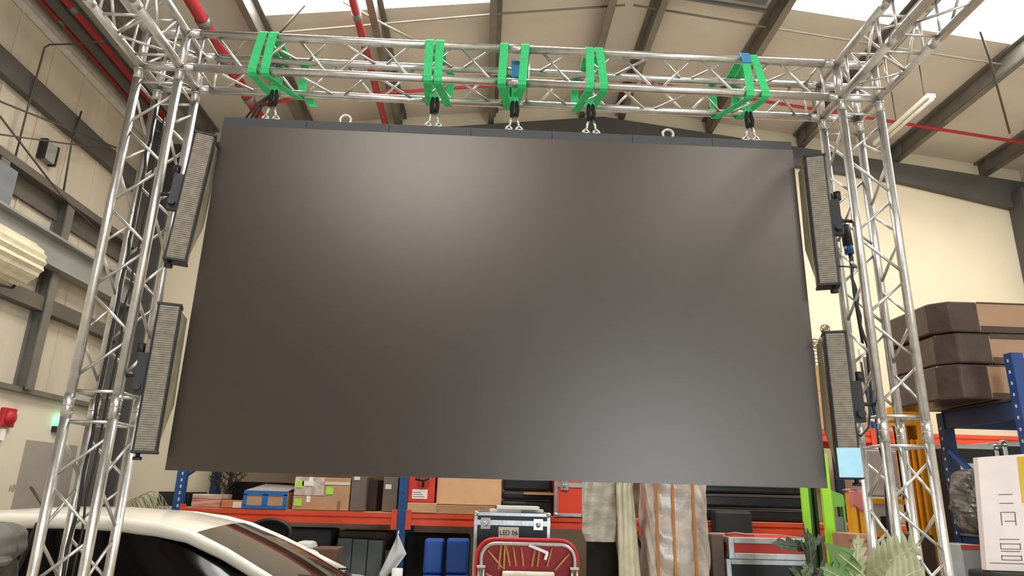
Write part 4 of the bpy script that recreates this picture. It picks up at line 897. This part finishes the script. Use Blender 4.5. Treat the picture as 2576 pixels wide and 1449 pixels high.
# cases, carton and bundle on and beside the lower level
fcase('tall black flight case with bright ball corner above the printed carton', 4.03, 4.62, 0, 2.115, 5.28, .45, mat('black_laminate', '1c1d1f'), lid=.065, w=.036)
fcase('black flight case left of the other ball-cornered one, right of the navy upright', 3.58, 4.01, 0, 2.085, 5.30, .24, mat('black_laminate', '1c1d1f'), lid=.08, w=.034)
t = thing('wrapped_bundle', 'crumpled grey plastic-wrapped bundle on the rack behind the printed carton', 'bundle', (3.52, 4.62, 1.44))
x0, x1, ztb = 3.256, 3.478, 1.872; gwm = mat('crumpled_grey_plastic', '7c7872', .25, var=.2, scale=9, bump=1.0, bscale=16, dark='3f3d3a')
rb = random.Random(21)
def bun(a, b):
    q = 2*math.pi*b; s = math.sin(math.pi*min(.999, max(.001, a))); e = .5
    j = 1+.06*math.sin(9*a+6*q)+.05*math.sin(17*a-11*q)+.05*math.sin(31*a+2*q)*math.sin(13*q-5*a)+rb.uniform(-.03, .03)
    return V((x0+x1)/2+.06+(x1-x0)*.56*j*math.copysign(abs(math.cos(q))**e, math.cos(q))*s**.18, 4.80+.16*j*math.copysign(abs(math.sin(q))**e, math.sin(q))*s**.18, 1.437+(ztb-1.437)*(1-a))
part(MB().grid(bun, 26, 40, smooth=False), 'plastic_wrap', gwm, t)
t, cx0, cx1, cy0, cz0, cz1 = mach('dark_crate', 'dark crate standing on the floor under the red and yellow printed carton', 'crate', (2.90, 3.42, 3.99, 4.27, 0, 1.27), mat('very_dark_cover', '262321', .8))
# printed carton
px0, px1 = 2.885, 3.40
t = thing('printed_carton', 'white carton printed with thin diagrams and a yellow and red side, at the right edge', 'box', (3.1, 4.10, 1.275))
wb = mat('pinkish_white_board', 'd9ccc8', .6, var=.03)
part(MB().prism([(2.905, 4.10, 1.275), (px1, 4.04, 1.275), (px1+.03, 4.04, 1.95), (2.962, 4.10, 1.905)], (0, .04, 0)), 'board_box', wb, t)
def fq(u0, u1, v0, v1, name, m_, d=.002):
    # rectangle on the slightly turned front face
    def P(u, v): return (2.915+.045*v+(px1-2.915)*u, 4.10-.06*u-d, 1.285+(1.90-1.285)*v+.03*u*v)
    return part(MB().prism([P(u0, v0), P(u1, v0), P(u1, v1), P(u0, v1)], (0, .0016, 0)), name, m_, t)
ink = mat('grey_print_ink', '5a5054', .7)
fq(.46, 1, .58, 1.0, 'yellow_panel', mat('yellow_print', 'c9a41c', .6)); fq(.48, 1, .50, .575, 'red_bar', mat('red_print', 'b03a44', .6)); fq(.49, 1, .20, .265, 'red_bar', mat('orange_print', 'd2604a', .6))
for (u0, u1, v) in ((.20, .36, .655), (.20, .36, .575), (.22, .36, .495), (.24, .37, .415), (.16, .38, .255), (.16, .38, .215), (.16, .38, .17), (.16, .38, .15), (.16, .38, .11), (.16, .38, .075), (.02, .5, .045)): fq(u0, u1, v, v+.006, 'print_line', ink, .003)
for (u, v0, v1) in ((.16, .17, .225), (.38, .17, .225), (.16, .075, .12), (.38, .075, .12), (.20, .38, .50), (.36, .38, .5)): fq(u, u+.008, v0, v1, 'print_line', ink, .003)
for k in range(5): fq(.54, .98, .70+.028*k, .705+.028*k, 'print_line', ink, .003)
for k in range(6): fq(.55, .98, .02+.03*k, .024+.03*k, 'print_line', ink, .003)
fq(.57, .66, .42, .46, 'print_mark', mat('red_print', 'b03a44')); fq(.57, .66, .33, .37, 'print_mark', mat('brown_print', '6a4a44', .6))
# small boxes under the lower level
x0, x1, zt_ = 3.020, 3.134, 1.409
t, *_q = mach('steel_bench', 'dark low bench inside the right rack', 'bench', (3.40, 3.80, 4.42, 4.95, 0, 1.10), blackm)
t = carton('white-labelled grey carton on the bench under the right rack shelf', x0, x1+.03, 1.39, 4.46, .25, 1.104, mat('pale_grey_paperboard', 'a9adb2', .7), flap=False)
part(MB().box(x0-.004, x1+.034, 4.452, 4.458, 1.365, 1.39), 'orange_strip', orange, t)
t = thing('open_carton', 'open brown carton standing below the yellow lifter post', 'box', (2.4, 4.6, 0))
x0, x1, zt_ = 2.326, 2.460, 1.438; part(MB().box(x0, x1, 4.5, 4.72, 1.20, zt_), 'body', mat('reddish_carton', 'a87a62', .8), t, bevel=.006); part(MB().box(x0-.004, x1+.004, 4.494, 4.5, zt_-.05, zt_-.035), 'rim_fold', mat('brown_fold', '7a5240', .8), t); part(MB().box(x0+.01, x1-.01, 4.51, 4.71, 0, 1.2), 'lower_box', mat('dark_green_paint', '3c6a22'), t)  # darker brown strip marks the fold below the carton rim
carton('dark brown carton on the floor behind the right truss column', 3.151, 3.324, 1.415, 5.2, .3, 0, mat('dark_carton2', '4a352c', .8), flap=False)
# ------------------------------------------------------------------ plants at the bottom right
leafm = mat('pale_olive_leaf', 'a3a385', .5, var=.12, scale=10, dark='85875f'); darkl = mat('dark_green_leaf', '3f5238', .55, var=.15, scale=12, dark='2b3a28'); midl = mat('fresh_green_leaf', '5f7f4a', .5, var=.1)
potm = mat('grey_pot', '6a6763', .7)
def frond(mb, base, tip, side, width, lobes=7, gap=.22, droop=.14):
    # split leaf: lobes along both sides of the midrib
    b = Vector(base); tp = Vector(tip); d = tp-b; L = d.length; sd = Vector(side).normalized(); nrm = d.normalized().cross(sd)
    hw = L/lobes*.5*(1-gap*.6); dn = d.normalized()
    for k in range(lobes):
        fc = (k+.5)/lobes; w = width*math.sin(math.pi*(.14+.78*fc))**.7; adv = L*(.20*(1-fc)+.06)
        for s in (-1, 1):
            i = len(mb.v); n = 7
            for j in range(n+1):
                t = j/n; c = b+d*fc+sd*s*w*t+dn*adv*t**1.5-nrm*droop*w*t*t
                h = hw*(1+.22*math.sin(math.pi*t))*max(.02, 1-t**4)*(1 if j else 1.25)
                mb.v += [tuple(c-dn*h), tuple(c+nrm*h*.18), tuple(c+dn*h)]
            for j in range(n):
                q = i+3*j; mb.f += [(q, q+1, q+4, q+3), (q+1, q+2, q+5, q+4)]; mb.sm += [False, False]
    tb = tp-dn*L/lobes*.4; i = len(mb.v); mb.v += [tuple(tb-sd*hw), tuple(tb+sd*hw), tuple(tp+dn*hw*1.6)]; mb.f.append((i, i+1, i+2)); mb.sm.append(False)
def plant(name, label, px, py, leaves, lm, stemm, potr=.16):
    t = thing(name, label, 'plant', (px, py, 0))
    part(MB().tube([(px, py, 0), (px, py, .30)], [potr*.8, potr], 24), 'pot', potm, t); part(MB().tube([(px, py, .29), (px, py, .305)], potr*.92, 20), 'soil', mat('dark_soil', '2a221c', .9), t)
    for (base, tip, side, w, lob, mm) in leaves:
        b = Vector(base); mid = Vector((px, py, .3)).lerp(b, .55)+Vector((0, 0, .12))
        part(MB().tube([(px, py, .3), mid, b, Vector(tip)], [.008, .007, .005, .003], 6), 'stem', stemm, t)
        m = MB(); frond(m, base, tip, side, w, lob); lf = part(m, 'leaf', mm, t, solid=.001); part(MB().tube([b, b.lerp(Vector(tip), .96)], [.0035, .0015], 5), 'midrib', stemm, lf)
    return t
B1 = (1.727, 3.250, 1.309); T1 = (1.948, 3.180, 1.449)
plant('monstera_plant', 'potted monstera with pale olive split leaves before the right truss column', 2.40, 3.12,
 [(B1, T1, (-.35, 0, .75), .10, 8, leafm), ((1.653, 3.200, 1.247), (1.705, 3.220, 1.464), (1, .1, .1), .05, 5, leafm), ((1.736, 3.100, 1.293), (1.876, 3.050, 1.361), (-.2, 0, 1), .085, 6, leafm),
  ((1.664, 3.150, 1.333), (1.550, 3.100, 1.408), (.5, 0, .6), .035, 1, midl), ((1.605, 3.100, 1.290), (1.482, 3.100, 1.347), (.3, 0, .9), .05, 4, midl), ((1.840, 3.300, 1.356), (1.936, 3.350, 1.461), (1, 0, -.2), .05, 5, leafm)], leafm, mat('pale_stem', 'a8ac78', .5))
Bd = (1.519, 3.300, 1.265); lv = []
rnd = random.Random(11)
for k in range(15):
    a = -2.75+5.5*k/14+rnd.uniform(-.1, .1); hgt = rnd.uniform(-.03, .14); L = rnd.uniform(.09, .15)
    c = Vector(Bd)+Vector((0, rnd.uniform(-.05, .05), .02+hgt)); dd = Vector((math.sin(a)*L, rnd.uniform(-.07, .03), L*.50*math.cos(a)+.02))
    lv.append((tuple(c), tuple(c+dd), (-dd.z*.6+.2*math.cos(a), .3, .8*abs(math.sin(a))+.1), .035, 3, darkl if k % 4 else mat('grey_green_leaf', '5a6a4c', .5)))
lv.append((tuple(Vector(Bd)+V(0, 0, .05)), tuple(Vector(Bd)+V(-.005, 0, .215)), (1, .2, 0), .03, 4, darkl))
lv.append((tuple(Vector(Bd)+V(.06, -.05, -.02)), tuple(Vector(Bd)+V(.20, -.05, .07)), (-.3, 0, .8), .045, 3, darkl))
lv.append((tuple(Vector(Bd)+V(-.05, -.05, -.05)), tuple(Vector(Bd)+V(-.20, -.05, .0)), (.3, 0, .8), .05, 3, darkl))
plant('leafy_plant', 'dark green leafy potted plant left of the monstera', Bd[0], 3.35, lv, darkl, mat('grey_brown_stem', '5c5a4a', .8), .14)
# palm behind the car
t = thing('palm_plant', 'arching striped palm fronds behind the car roof beside the left truss column', 'plant', (-3.6, 7.3, 0))
part(MB().tube([(-3.6, 7.3, 0), (-3.6, 7.3, .4)], [.16, .2], 20), 'pot', potm, t); part(MB().tube([(-3.6, 7.3, .4), (-3.58, 7.3, 1.35)], .03, 8), 'trunk', mat('dark_bark', '2e2a24'), t)
palm = mat('palm_leaf_olive', '8d8f6e', .6, var=.2, scale=6)
for k in range(3):
    m = MB(); a0 = -.5+.35*k; P = []
    for j in range(9):
        u = j/8; P.append(Vector((-3.52+(.05+.36*u)*math.cos(a0*.3)*(1-.10*k), 7.2-.06*k+.1*u, 1.40+.24*math.sin(min(1, u*1.15)*math.pi*.62)*(1-.13*k)-.22*u*u)))
    m.tube(P, .004, 5)
    for j in range(1, 9):
        p = P[j]; d = (P[j]-P[j-1]).normalized()
        for s in (-1, 1):
            q = p+d*.09+Vector((0, s*.05, -.16-.03*s)); m.quad([p-d*.006, p+d*.008, q+d*.003, q-d*.003])
    part(m, 'frond', palm, t, solid=.001)
# dark grey pile at the left edge
t = thing('covered_pile', 'grey padded bag pile at the left edge in front of the car', 'bag', (-2.45, 3.75, 0))
gb = mat('grey_padded_cloth', '6c6862', .8, var=.15, scale=8, bump=.5); db = mat('dark_mottled_cloth', '33312c', .85, var=.4, scale=14, bump=.5, dark='55524a')
x, y, z = (-2.408, 3.750, 1.361)
def blob(cx, cy, cz, rx, ry, rz, sd, e=.6):
    return MB().grid(lambda a, b: V(cx+rx*(1+.05*math.sin(7*a*3+sd+6*b))*math.copysign(abs(math.cos(2*math.pi*b))**e, math.cos(2*math.pi*b))*math.sin(math.pi*(.03+.94*a))**.6, cy+ry*math.copysign(abs(math.sin(2*math.pi*b))**e, math.sin(2*math.pi*b))*math.sin(math.pi*(.03+.94*a))**.6, cz+rz*math.cos(math.pi*(.03+.94*a))), 18, 28)
part(blob(x-.04, 3.75, z-.04, .13, .14, .10, 1), 'top_flap', gb, t); part(blob(x-.05, 3.76, z-.24, .12, .14, .17, 2, .5), 'middle_bag', db, t); part(blob(x+.035, 3.70, z-.115, .055, .06, .03, 3), 'side_pocket', gb, t)
part(MB().box(x-.2, x+.05, 3.62, 3.9, 0, z-.33), 'bottom_box', blackm, t, bevel=.03)
x, y, z = (-4.081, 6.600, 1.575); rod('leaning_stick', 'thin dark stick leaning behind the car roof near the grey wall panel', 'stick', [(x, y, z), (-3.956, 6.600, 1.437), (x+1.0, 6.6, .02)], .013, rodm)
t = thing('wall_marking', 'faint grey numerals painted low on the left wall', 'marking', (-4.672, 7.267, 1.554)); x, y, z = (-4.672, 7.267, 1.554)
text('numerals', '10', .10, mat('faint_grey_ink', 'a09888', .8), t, (x, y, z), rot=(math.pi/2, 0, math.pi/2))
